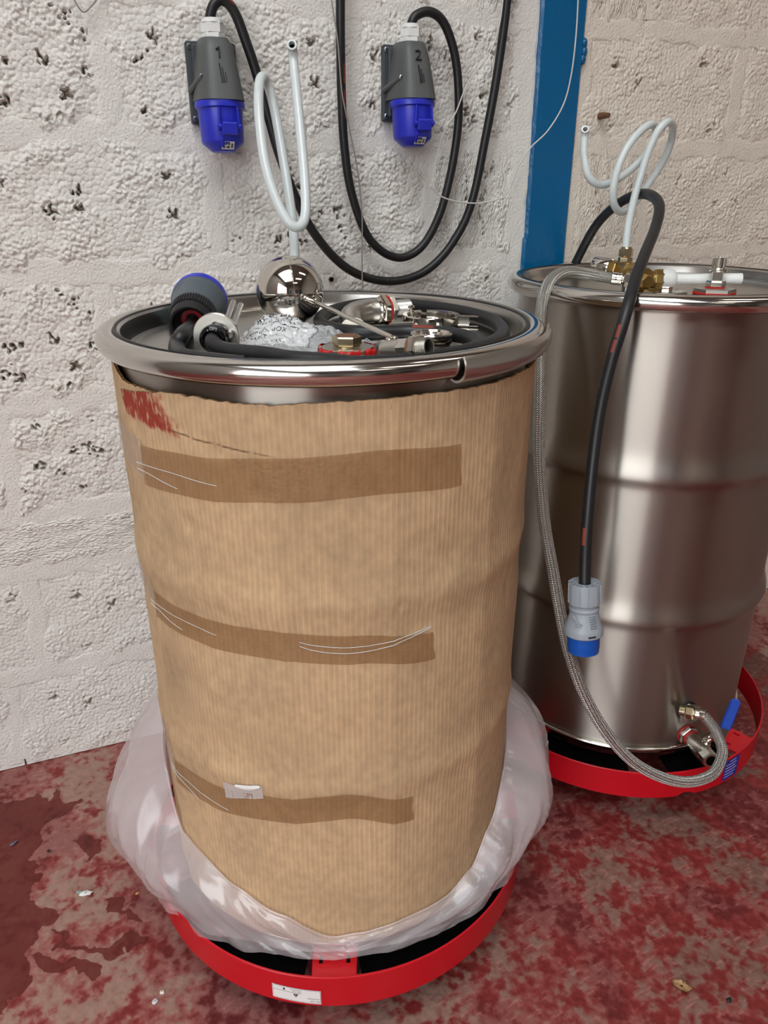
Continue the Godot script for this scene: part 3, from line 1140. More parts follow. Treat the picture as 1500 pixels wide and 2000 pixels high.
# ---------- polythene ----------
func build_bag() -> void:
	var pm := mat("milky polythene", Color(rgb(232, 222, 224), 0.24), 0.2, 0.0, 0.6)
	pm.transparency = BaseMaterial3D.TRANSPARENCY_ALPHA
	pm.backlight_enabled = true
	pm.backlight = Color(0.3, 0.29, 0.29)
	var t := thing("polythene_bag", "milky translucent polythene bag gathered round the foot of the cardboard", "plastic bag", DRUM_A)
	# angle, top height, bottom height, bulge radius, bottom radius
	var keys := [[-180, 0.36, 0.16, 0.31, 0.3], [-120, 0.4, 0.12, 0.36, 0.33], [-95, 0.4, 0.11, 0.385, 0.345], [-70, 0.345, 0.115, 0.4, 0.352], [-53, 0.272, 0.13, 0.375, 0.35], [-42, 0.268, 0.138, 0.345, 0.343], [-28, 0.245, 0.143, 0.325, 0.325], [-14, 0.218, 0.147, 0.312, 0.316], [2, 0.178, 0.147, 0.308, 0.315], [8, 0.182, 0.149, 0.308, 0.315], [22, 0.19, 0.148, 0.31, 0.318], [37, 0.19, 0.145, 0.322, 0.325], [48, 0.207, 0.145, 0.335, 0.33], [58, 0.25, 0.15, 0.35, 0.338], [78, 0.31, 0.16, 0.382, 0.345], [95, 0.4, 0.15, 0.38, 0.34], [130, 0.42, 0.14, 0.33, 0.32], [180, 0.36, 0.16, 0.31, 0.3]]
	var f1 := noise(63, 1.0)
	for layer in 2:
		var na := 260
		var nv := 34
		var rows := []
		for j in nv + 1:
			var e := float(j) / nv
			var row := PackedVector3Array()
			for k in na:
				var a := -180.0 + 360.0 * k / na
				var q := [0.0, 0.0, 0.0, 0.0]
				for m in keys.size() - 1:
					if a >= keys[m][0] and a <= keys[m + 1][0]:
						var g: float = smoothstep(0.0, 1.0, (a - keys[m][0]) / (keys[m + 1][0] - keys[m][0]))
						for c in 4: q[c] = lerpf(keys[m][c + 1], keys[m + 1][c + 1], g)
				var y0: float = q[0] - (0.012 if layer else 0.0)
				var y: float = lerpf(y0, q[1] + (0.006 if layer else 0.0), e)
				var hold := wrap_r(a if a <= 179.0 and a >= -127.0 else 150.0, maxf(y, 0.16)) + 0.0015
				var belly: float = q[2] - hold
				# hangs off the card, swells, tucks back in at the foot
				var r: float = hold + maxf(belly, 0.0) * pow(sin(PI * pow(e, 0.62) * 0.80), 1.3)
				r = lerpf(r, q[3], smoothstep(0.55, 1.0, e))
				var amp := 0.003 + 0.011 * clampf(belly / 0.06, 0.0, 1.0)
				var sl := (1.0 if a < 5.0 else -1.0) * e
				var fold := f1.get_noise_2d(a * 0.05 - sl * 1.5 + layer * 40.0, e * 0.5) * 0.8 + (0.35 - absf(f1.get_noise_2d(a * 0.09 - sl * 2.2 + layer * 9.0, e * 0.5 + 5.0))) * 0.6
				fold += 0.10 * f1.get_noise_2d(a * 0.3 - sl * 4.0, e * 1.6 + 50.0)
				r += amp * fold * smoothstep(0.0, 0.15, e) - (0.006 if layer else 0.0) * smoothstep(0.0, 0.2, e)
				r = maxf(r, hold + (0.0 if layer else 0.0015))
				# folded hem bead along the lip
				if layer == 0 and j <= 1: r += 0.002
				row.append(V(sin(deg_to_rad(a)) * r, y, cos(deg_to_rad(a)) * r))
			rows.append(row)
		var mb := MB.new()
		mb.grid(rows, -1.0, true, 8.0, 1.5)
		part("film", mb, pm, t)
		if layer == 0:
			var lip := MB.new()
			var path := PackedVector3Array()
			for k in range(20, na - 20): path.append(rows[0][k] + V(0, 0.0005, 0))
			lip.tube(path, 0.0016, 6)
			part("hem", lip, pm, t)

# ---------- dollies ----------
func dolly(at: Vector3, turn: float, label: String, notch: float, sticker: int) -> Node3D:
	var t := thing("drum_dolly", label, "dolly", at, "red drum dollies")
	var y0 := 0.078
	var y1 := 0.1416
	var ring := []
	var n := 180
	var rows := [[], [], [], [], [], []]
	for k in n:
		var a := TAU * k / n
		var cut := 0.0
		if notch > -900.0:
			var e := absf(rad_to_deg(a) - notch)
			cut = 0.011 * maxf(0.0, 1.0 - e / 3.4)
		var d := V(sin(a), 0, cos(a))
		var q := [[0.3372, y0 + cut], [0.3398, y0 + cut], [0.3402, y1 - 0.0008], [0.3394, y1], [0.3372, y1], [0.3368, y0 + cut]]
		for j in 6: rows[j].append(d * q[j][0] + Vector3.UP * q[j][1])
	var mb := MB.new()
	for j in 5:
		var two := [PackedVector3Array(rows[j]), PackedVector3Array(rows[j + 1])]
		mb.grid(two, 1.0, true)
	part("ring", mb, M["dolly red"], t)
	for k in 4:
		var b := Basis(Vector3.UP, turn + k * PI / 2)
		var br := MB.new()
		# flat plate from the ring in under the drum, with a turned-up lip and two slots
		br.box(b * V(0, y1 - 0.006, 0.325), V(0.068, 0.004, 0.024), 0.001, b)
		br.box(b * V(0, y1 - 0.006, 0.285), V(0.068, 0.004, 0.030), 0.001, b)
		for s in [-0.029, 0.0, 0.029]: br.box(b * V(s, y1 - 0.006, 0.307), V(0.010 if s != 0.0 else 0.036, 0.004, 0.0142), 0.0, b)
		br.box(b * V(0, y1 - 0.034, 0.3355), V(0.068, 0.058, 0.003), 0.001, b)
		part("bracket", br, M["dolly red"], t)
		var bar := MB.new()
		bar.box(b * V(0, y1 - 0.018, 0.16), V(0.05, 0.02, 0.28), 0.002, b)
		part("cross_bar", bar, M["dark iron"], t)
		var cb := Basis(Vector3.UP, turn + k * PI / 2 + 0.1)
		var fork := MB.new()
		fork.box(cb * V(0, y1 - 0.032, 0.232), V(0.05, 0.006, 0.05), 0.002, cb)
		for s in [-1, 1]: fork.box(cb * V(0.019 * s, y1 - 0.067, 0.225), V(0.003, 0.07, 0.03), 0.001, cb)
		part("caster_fork", fork, M["dark iron"], t)
		var wheel := MB.new()
		wheel.lathe([Vector2(0.0, -0.013), Vector2(0.030, -0.013), Vector2(0.0362, -0.010), Vector2(0.0375, 0), Vector2(0.0362, 0.010), Vector2(0.030, 0.013), Vector2(0, 0.013)], Transform3D(cb * Basis(Vector3.BACK, PI / 2), cb * V(0, 0.0375, 0.22)), 28)
		part("caster_wheel", wheel, M["black rubber"], t)
	var pan := MB.new()
	pan.lathe([Vector2(0.0, 0.128), Vector2(0.262, 0.128), Vector2(0.264, 0.130), Vector2(0.262, 0.132), Vector2(0, 0.132)], Transform3D(), 64)
	part("pan", pan, M["dark iron"], t)
	pan = MB.new()  # black sheets standing in for shade and dark anti-slip below the ring
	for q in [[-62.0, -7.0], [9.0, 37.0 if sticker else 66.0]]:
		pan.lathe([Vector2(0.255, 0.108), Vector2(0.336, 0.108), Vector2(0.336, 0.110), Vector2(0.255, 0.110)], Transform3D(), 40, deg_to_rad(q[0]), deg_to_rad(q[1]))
	part("shade_sheet", pan, M["bore and shade black"], t)
	# printed sticker on the ring
	var im: Image
	var from := 0.0
	var to := 0.0
	var ya := 0.0
	var yb := 0.0
	if sticker == 0:
		im = Image.create(512, 152, false, Image.FORMAT_RGBA8)
		im.fill(rgb(232, 230, 226))
		var ink := rgb(30, 30, 34)
		for e in [[6, 6, 500, 3], [6, 143, 500, 3], [6, 6, 3, 140], [503, 6, 3, 140]]: im.fill_rect(Rect2i(e[0], e[1], e[2], e[3]), ink)
		im.fill_rect(Rect2i(6, 54, 300, 3), ink)
		im.fill_rect(Rect2i(304, 6, 3, 50), ink)
		# upside-down triangle warning mark and small print, as the sticker was stuck on head down
		for y in 40:
			var half := int((40 - y) * 0.72)
			im.fill_rect(Rect2i(250 - half, 66 + y, half * 2, 1), ink)
		im.fill_rect(Rect2i(248, 72, 5, 16), Color.WHITE)
		im.fill_rect(Rect2i(248, 92, 5, 5), Color.WHITE)
		for y in 26:
			var half := int(13 * sin(PI * (y + 3) / 32.0))
			im.fill_rect(Rect2i(128 - half, 18 + y, half * 2, 1), ink)
		var small := Image.create(190, 60, false, Image.FORMAT_RGBA8)
		small.fill(rgb(232, 230, 226))
		write(small, "MAX. LOAD", 4, 22, 20, ink, font("Droid Sans"))
		write(small, "CAUTION READ", 4, 48, 18, ink, M["font Droid Sans"].get_rids()[0])
		small.rotate_180()
		im.blit_rect(small, Rect2i(0, 0, 190, 60), Vector2i(312, 80))
		small.resize(150, 40)
		im.blit_rect(small, Rect2i(0, 0, 150, 40), Vector2i(148, 10))
		im.resize(512, 152)
		from = -14.6; to = -1.9
		ya = 0.084; yb = 0.1145
	else:
		im = Image.create(256, 256, false, Image.FORMAT_RGBA8)
		im.fill(rgb(18, 46, 150))
		var ink := rgb(225, 230, 240)
		for k in 6: im.fill_rect(Rect2i(20 + (60 if k == 0 else 0), 26 + k * 38, 200 - 14 * (k % 3) - (90 if k == 0 else 0), 7), ink)
		from = 28.0; to = 36.0
		ya = 0.084; yb = 0.137
	var sm := mat("dolly sticker %d" % sticker, Color.WHITE, 0.4)
	sm.albedo_texture = tex(im)
	sm.texture_repeat = false
	var st := MB.new()
	var r0 := PackedVector3Array()
	var r1 := PackedVector3Array()
	var tilt := 0.0035 if sticker == 0 else 0.0
	for k in 17:
		var a := deg_to_rad(lerpf(from, to, k / 16.0))
		var d := V(sin(a), 0, cos(a)) * 0.3407
		r0.append(d + Vector3.UP * (yb + tilt * (0.5 - k / 16.0)))
		r1.append(d + Vector3.UP * (ya + tilt * (0.5 - k / 16.0)))
	st.grid([r0, r1], -1.0)
	var sp := part("sticker", st, sm, t)
	sp.set_meta("label", "white caution sticker, upside down" if sticker == 0 else "blue sticker with lines of print")
	return t

func build_dollies() -> void:
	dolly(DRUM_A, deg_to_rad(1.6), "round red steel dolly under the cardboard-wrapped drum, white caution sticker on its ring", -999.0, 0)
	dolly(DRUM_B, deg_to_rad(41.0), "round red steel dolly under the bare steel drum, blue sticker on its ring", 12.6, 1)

# ---------- wall sockets ----------
func socket(at: Vector3, number: String, label: String) -> void:
	var t := thing("wall_socket", label, "socket", wall_xf(at), "grey and blue industrial wall sockets")
	var pl := MB.new()
	pl.box(V(0, 0, 0.006), V(0.088, 0.130, 0.014), 0.003)
	pl.box(V(0, 0.001, 0.016), V(0.070, 0.118, 0.010), 0.003)
	part("back_plate", pl, M["socket dark"], t)
	var rows := []
	var last := []
	for j in 13:
		var e := j / 12.0
		var y := lerpf(0.064, -0.030, e)
		var wb := lerpf(0.0275, 0.0425, pow(e, 0.75))
		var dep := lerpf(0.050, 0.083, pow(e, 0.8))
		if j == 0: wb -= 0.003; dep -= 0.003
		var row := PackedVector3Array()
		for k in 33:
			var a := PI * k / 32.0
			var c := cos(a)
			row.append(V(wb * signf(c) * pow(absf(c), 0.62) + 0.003, y - (0.0 if j > 0 else -0.002), 0.012 + dep * pow(sin(a), 0.58)))
		rows.append(row)
	var hs := MB.new()
	hs.grid(rows, 1.0)
	hs.face(Array(rows[0]), Vector3.UP)
	hs.face(Array(rows[12]), Vector3.DOWN)
	part("housing", hs, M["socket grey"], t)
	var sl := MB.new()
	for q in [[0.001, 0.0095, 0.031], [0.0052, 0.0065, 0.023], [0.0094, 0.003, 0.016]]:
		sl.box(V(q[0], q[1], 0.0836), V(0.0013, q[2], 0.005), 0.0, Basis(V(1, 0, 0), -0.32) * Basis(V(0, 0, 1), 0.06))
	part("grip_slot", sl, M["slot black"], t)
	var tm := TextMesh.new()
	tm.text = number
	tm.font = M["font Droid Sans"]
	tm.font_size = 24
	tm.pixel_size = 0.00105
	tm.depth = 0.0022
	var nm := part("painted_number", tm, M["ink black"], t)
	nm.position = V(0.002, 0.0415, 0.0748)
	nm.rotation = V(-0.36, 0, -0.05)
	var boss := MB.new()
	boss.tube(PackedVector3Array([V(-0.041, -0.012, 0.012), V(-0.036, -0.004, 0.040), V(-0.029, 0.004, 0.067)]), [0.0055, 0.005, 0.0046], 12)
	part("screw_boss", boss, M["socket grey"], t)
	var spots := [V(-0.037, 0.056, 0.0132), V(0.0365, 0.056, 0.0132), V(-0.037, -0.056, 0.0132), V(0.0365, -0.056, 0.0132), V(-0.0285, 0.0045, 0.0685)]
	for p in spots:
		var sc := MB.new()
		var x := Transform3D(Basis(V(1, 0, 0), PI / 2), p)
		sc.lathe([Vector2(0.0052, -0.003), Vector2(0.0050, 0.0010), Vector2(0.0035, 0.0022), Vector2(0, 0.0024)], x, 16)
		var s := part("screw", sc, M["screw steel"], t)
		var cr := MB.new()
		cr.box(p + V(0, 0, 0.0023), V(0.0055, 0.0012, 0.0006), 0.0, Basis(V(0, 0, 1), 0.5))
		cr.box(p + V(0, 0, 0.0023), V(0.0012, 0.0055, 0.0006), 0.0, Basis(V(0, 0, 1), 0.5))
		part("cross_slot", cr, M["slot black"], s)
	var gx := Transform3D(Basis(), V(0.001, 0.0, 0.038))
	var g := MB.new()
	g.facet([Vector2(0.0195, 0.063), Vector2(0.0205, 0.064), Vector2(0.0205, 0.072), Vector2(0.0195, 0.073)], 6, gx, 0.3)
	g.facet([Vector2(0.0188, 0.0735), Vector2(0.0198, 0.0745), Vector2(0.0198, 0.088), Vector2(0.0186, 0.0895)], 6, gx, 0.52)
	g.lathe([Vector2(0.0186, 0.0885), Vector2(0.0178, 0.0935), Vector2(0.0140, 0.0955), Vector2(0.0095, 0.0955)], gx, 24)
	part("cable_gland", g, M["white plastic"], t)
	# hinged blue cap below
	var cx := Transform3D(Basis(V(1, 0, 0), -0.06), V(0.001, -0.0365, 0.051))
	var cap := MB.new()
	cap.lathe([Vector2(0.0, -0.075), Vector2(0.020, -0.0745), Vector2(0.0355, -0.062), Vector2(0.0372, -0.058), Vector2(0.0392, -0.008), Vector2(0.0432, -0.006), Vector2(0.0436, 0.0), Vector2(0.0428, 0.004), Vector2(0.030, 0.005)], cx, 48)
	var cn := part("cap", cap, M["cap blue"], t)
	var hg := MB.new()
	hg.box(cx * V(0.006, -0.041, 0.0435), V(0.028, 0.020, 0.010), 0.002, cx.basis * Basis(V(1, 0, 0), 0.25))
	for s in [-1, 1]:
		hg.box(cx * V(0.006 + 0.0165 * s, -0.026, 0.0395), V(0.0032, 0.036, 0.011), 0.001, cx.basis * Basis(V(0, 0, 1), 0.06 * s))
		hg.tube(PackedVector3Array([cx * V(0.006 + 0.0145 * s, -0.038, 0.0425), cx * V(0.006 + 0.020 * s, -0.038, 0.0425)]), 0.0042, 12)
	hg.box(cx * V(-0.006, -0.061, 0.0335), V(0.005, 0.018, 0.006), 0.001, cx.basis * Basis(V(1, 0, 0), 0.7))
	part("latch", hg, M["cap blue"], cn)
	var im := Image.create(64, 32, false, Image.FORMAT_RGBA8)
	im.fill(rgb(226, 226, 220))
	for e in [[6, 5, 20, 9], [30, 5, 12, 9], [6, 18, 12, 9], [24, 18, 18, 9], [48, 8, 10, 18]]: im.fill_rect(Rect2i(e[0], e[1], e[2], e[3]), rgb(90, 90, 96))
	var sm := mat("socket sticker " + number, Color.WHITE, 0.5)
	sm.albedo_texture = tex(im)
	var st := MB.new()
	var q := []
	for e in [[-0.010, -0.0612], [0.012, -0.0612], [0.012, -0.0725], [-0.010, -0.0725]]:
		var r := lerpf(0.0372, 0.0238, (-0.0612 - e[1]) / 0.0133)
		var k := st.add(cx * V(e[0] + 0.002, e[1] + 0.0002, sqrt(r * r - e[0] * e[0]) + 0.0006), (cx.basis * V(0, -0.75, 0.66)).normalized(), Vector2(0.0 if e[0] < 0 else 1.0, 0.0 if e[1] > -0.065 else 1.0))
		q.append(k)
	st.quad(q[0], q[1], q[2], q[3])
	part("sticker", st, sm, cn)

func build_sockets() -> void:
	font("Droid Sans")
	socket(V(-0.3335, 1.390, 0.004), "1", "grey wall socket with blue cap beside the tall white tube, left one")
	socket(V(0.0355, 1.4045, 0.004), "2", "grey wall socket with blue cap framed by the narrow loop of black cable")

# ---------- cables on the wall ----------
func strip_on(path: PackedVector3Array, from: float, to: float, r: float, facing: Vector3, wide: float) -> MB:
	# a printed patch hugging one side of a cable between two fractions of its length
	var mb := MB.new()
	var rows := []
	var n := 10
	for k in n + 1:
		var g := lerpf(from, to, float(k) / n) * (path.size() - 1)
		var k0 := mini(int(g), path.size() - 2)
		var p := path[k0].lerp(path[k0 + 1], g - k0)
		var d := (path[k0 + 1] - path[k0]).normalized()
		var z := (facing - d * d.dot(facing)).normalized()
		var x := d.cross(z)
		var row := PackedVector3Array()
		for j in 5:
			var a := (j / 4.0 - 0.5) * wide
			row.append(p + (z * cos(a) + x * sin(a)) * (r + 0.0004))
		rows.append(row)
	mb.grid(rows, 1.0)
	return mb

func wall_cable(called: String, label: String, category: String, pts: PackedVector3Array, r: float, m: Material, marks := [], group := "") -> Node3D:
	var t := thing(called, label, category, wall_xf(V(pts[0].x, pts[0].y, 0)), group)
	var path := spline(minus(pts, V(pts[0].x, pts[0].y, 0)), 10)
	var mb := MB.new()
	mb.tube(path, r, 14 if r > 0.004 else 8)
	part("sheath" if r > 0.004 else "wire", mb, m, t)
	for q in marks: part("printed_mark", strip_on(path, q[0], q[1], r, V(q[2], 0.1, 1), 0.45), M["print orange"], t)
	return t

func build_wall_cables() -> void:
	wall_cable("power_cable", "thick black cable looping wide and low from socket 1 up past the pillar", "cable", PackedVector3Array([V(-0.3354, 1.4785, 0.038), V(-0.3334, 1.4905, 0.038), V(-0.3269, 1.5049, 0.038), V(-0.3148, 1.5138, 0.038), V(-0.3012, 1.5096, 0.038), V(-0.2886, 1.4919, 0.038), V(-0.2752, 1.4563, 0.038), V(-0.2602, 1.4103, 0.038), V(-0.2415, 1.3379, 0.038), V(-0.2258, 1.2789, 0.038), V(-0.1997, 1.2083, 0.038), V(-0.1666, 1.1433, 0.038), V(-0.1151, 1.0841, 0.038), V(-0.0604, 1.0521, 0.038), V(0.0082, 1.0402, 0.038), V(0.0786, 1.0572, 0.038), V(0.137, 1.1071, 0.038), V(0.1816, 1.1872, 0.038), V(0.2097, 1.3224, 0.038), V(0.2266, 1.4231, 0.038), V(0.2391, 1.536, 0.038), V(0.2397, 1.6179, 0.038), V(0.2332, 1.785, 0.038)]), 0.0088, M["cable rubber"], [[0.135, 0.20, 0.9]], "black cables hung on the wall")
	wall_cable("power_cable", "black cable hanging in a narrow loop from socket 2 up to the left", "cable", PackedVector3Array([V(0.0406, 1.4931, 0.036), V(0.0425, 1.5054, 0.036), V(0.0527, 1.5166, 0.036), V(0.0767, 1.5231, 0.036), V(0.1026, 1.5125, 0.036), V(0.1231, 1.4822, 0.036), V(0.1382, 1.4369, 0.036), V(0.1454, 1.3756, 0.036), V(0.1444, 1.3211, 0.036), V(0.1325, 1.2458, 0.036), V(0.1095, 1.168, 0.036), V(0.0724, 1.1086, 0.036), V(0.0261, 1.0865, 0.036), V(-0.0198, 1.1009, 0.036), V(-0.0564, 1.1411, 0.036), V(-0.0845, 1.2172, 0.036), V(-0.0965, 1.2984, 0.036), V(-0.0996, 1.3844, 0.036), V(-0.0992, 1.4823, 0.036), V(-0.0966, 1.5901, 0.036), V(-0.0918, 1.7467, 0.036)]), 0.0085, M["cable rubber"], [[0.825, 0.852, 0.5], [0.857, 0.874, 0.5]], "black cables hung on the wall")
	wall_cable("thin_wire", "thin grey wire hanging straight down beside the narrow black loop", "wire", PackedVector3Array([V(-0.1245, 1.5921, 0.05), V(-0.1214, 1.5404, 0.05), V(-0.1159, 1.5026, 0.05), V(-0.1093, 1.4599, 0.05), V(-0.1033, 1.3829, 0.05), V(-0.0904, 1.324, 0.05), V(-0.075, 1.2536, 0.05), V(-0.0666, 1.1706, 0.05), V(-0.0676, 1.0934, 0.05), V(-0.0674, 1.013, 0.05)]), 0.0014, M["grey wire"])
	wall_cable("thin_wire", "thin pale wire drooping in a loose curl across the blue pillar", "wire", PackedVector3Array([V(0.2269, 1.6218, 0.052), V(0.2249, 1.5737, 0.052), V(0.2185, 1.5072, 0.052), V(0.1992, 1.4594, 0.052), V(0.157, 1.4099, 0.052), V(0.1315, 1.356, 0.052), V(0.1081, 1.324, 0.052), V(0.0917, 1.2734, 0.052), V(0.0872, 1.236, 0.052), V(0.0972, 1.2093, 0.052), V(0.1325, 1.1957, 0.052), V(0.1861, 1.1904, 0.052), V(0.2342, 1.197, 0.052), V(0.2579, 1.2089, 0.052), V(0.2788, 1.2561, 0.052), V(0.3063, 1.2951, 0.052), V(0.3463, 1.3293, 0.052), V(0.3785, 1.3773, 0.052), V(0.3912, 1.4286, 0.052), V(0.3948, 1.4917, 0.052), V(0.3924, 1.5609, 0.052), V(0.3855, 1.6354, 0.052)]), 0.0015, M["white wire"])
	wall_cable("thin_wire", "short grey wire end dipping into view above the bare wall", "wire", PackedVector3Array([V(-0.5606, 1.5495, 0.012), V(-0.5526, 1.5123, 0.012), V(-0.5488, 1.502, 0.012), V(-0.5413, 1.4891, 0.012), V(-0.5346, 1.4867, 0.012), V(-0.5256, 1.4937, 0.012), V(-0.5122, 1.5089, 0.012), V(-0.4987, 1.5477, 0.012)]), 0.0013, M["grey wire"])

# ---------- things on the wrapped drum's lid ----------
func knurl(mb: MB, xf: Transform3D, r0: float, y0: float, r1: float, y1: float, n: int, h: float) -> void:
	for k in n:
		var a := TAU * k / n
		var p0 := xf * V(sin(a) * r0, y0, cos(a) * r0)
		var p1 := xf * V(sin(a) * r1, y1, cos(a) * r1)
		var m := (p0 + p1) / 2
		var y := (p1 - p0).normalized()
		var z := (xf.basis * V(sin(a), 0, cos(a)))
		var x := y.cross(z).normalized()
		mb.box(m, V(r0 * TAU / n * 0.5, p0.distance_to(p1), h), h * 0.3, Basis(x, y, x.cross(y)))

func shift(mb: MB, at: Vector3) -> MB:
	for k in mb.v.size(): mb.v[k] -= at
	return mb

func thread(mb: MB, xf: Transform3D, r: float, y0: float, y1: float, pitch: float, bore: float) -> void:
	var prof := []
	var y := y0
	while y < y1 - 0.0005:
		prof.append(Vector2(r - pitch * 0.42, y))
		prof.append(Vector2(r, y + pitch * 0.5))
		y += pitch
	prof.append(Vector2(r - pitch * 0.5, y1))
	prof.append(Vector2(bore, y1))
	prof.append(Vector2(bore * 0.98, y0 + (y1 - y0) * 0.1))
	mb.lathe(prof, xf, 32, 0, TAU, 20)

func plug_parts(t: Node3D, at: Vector3, a: Vector3, b: Vector3) -> void:
	# a: mouth of the collar, b: the blue far end
	var x := axis(a - at, b - at)
	x.basis = x.basis * Basis.from_scale(V(0.9, 0.9, 0.9))
	var cl := MB.new()
	cl.lathe([Vector2(0.020, 0.020), Vector2(0.0275, 0.014), Vector2(0.030, 0.002), Vector2(0.0335, 0.0), Vector2(0.0362, 0.006), Vector2(0.0372, 0.020), Vector2(0.0388, 0.030), Vector2(0.0400, 0.034)], x, 48)
	knurl(cl, x, 0.0385, 0.0225, 0.0405, 0.045, 56, 0.0026)
	cl.lathe([Vector2(0.0382, 0.022), Vector2(0.0402, 0.046), Vector2(0.030, 0.047)], x, 48)
	part("collar", cl, M["black rubber"], t)
	var gr := MB.new()
	gr.lathe([Vector2(0.0, 0.030), Vector2(0.020, 0.028), Vector2(0.0285, 0.018)], x, 32)
	part("gland_ring", gr, M["gland red"], t)
	var hs := MB.new()
	hs.lathe([Vector2(0.036, 0.042), Vector2(0.0405, 0.043), Vector2(0.0425, 0.060), Vector2(0.0455, 0.082), Vector2(0.0465, 0.092), Vector2(0.0482, 0.093), Vector2(0.0486, 0.102), Vector2(0.044, 0.103)], x, 56)
	var h := part("housing", hs, M["plug dark grey"], t)
	var bl := MB.new()
	bl.lathe([Vector2(0.040, 0.1005), Vector2(0.0488, 0.1012), Vector2(0.0495, 0.106), Vector2(0.0478, 0.120), Vector2(0.0415, 0.122), Vector2(0.039, 0.110)], x, 56, 0.0, TAU)
	part("blue_collar", bl, M["cap blue"], t)
	# raised catch and embossed marks
	var ar := MB.new()
	var q := x * Transform3D(Basis(Vector3.UP, 0.55), Vector3.ZERO)
	ar.box(q * V(0, 0.066, 0.0440), V(0.003, 0.026, 0.0028), 0.0006, q.basis * Basis(V(1, 0, 0), 0.13))
	ar.box(q * V(-0.005, 0.078, 0.0458), V(0.009, 0.003, 0.0028), 0.0006, q.basis * Basis(V(0, 0, 1), 0.5))
	part("catch", ar, M["plug grey"], h)
	var em := MB.new()
	q = x * Transform3D(Basis(Vector3.UP, -0.62), Vector3.ZERO)
	for k in 7: em.box(q * V(-0.010 + (k % 3) * 0.008, 0.066 + (k / 3) * 0.006, 0.0443), V(0.0045, 0.0022, 0.0016), 0.0, q.basis * Basis(V(1, 0, 0), 0.13))
	part("embossing", em, M["slot black"], h)

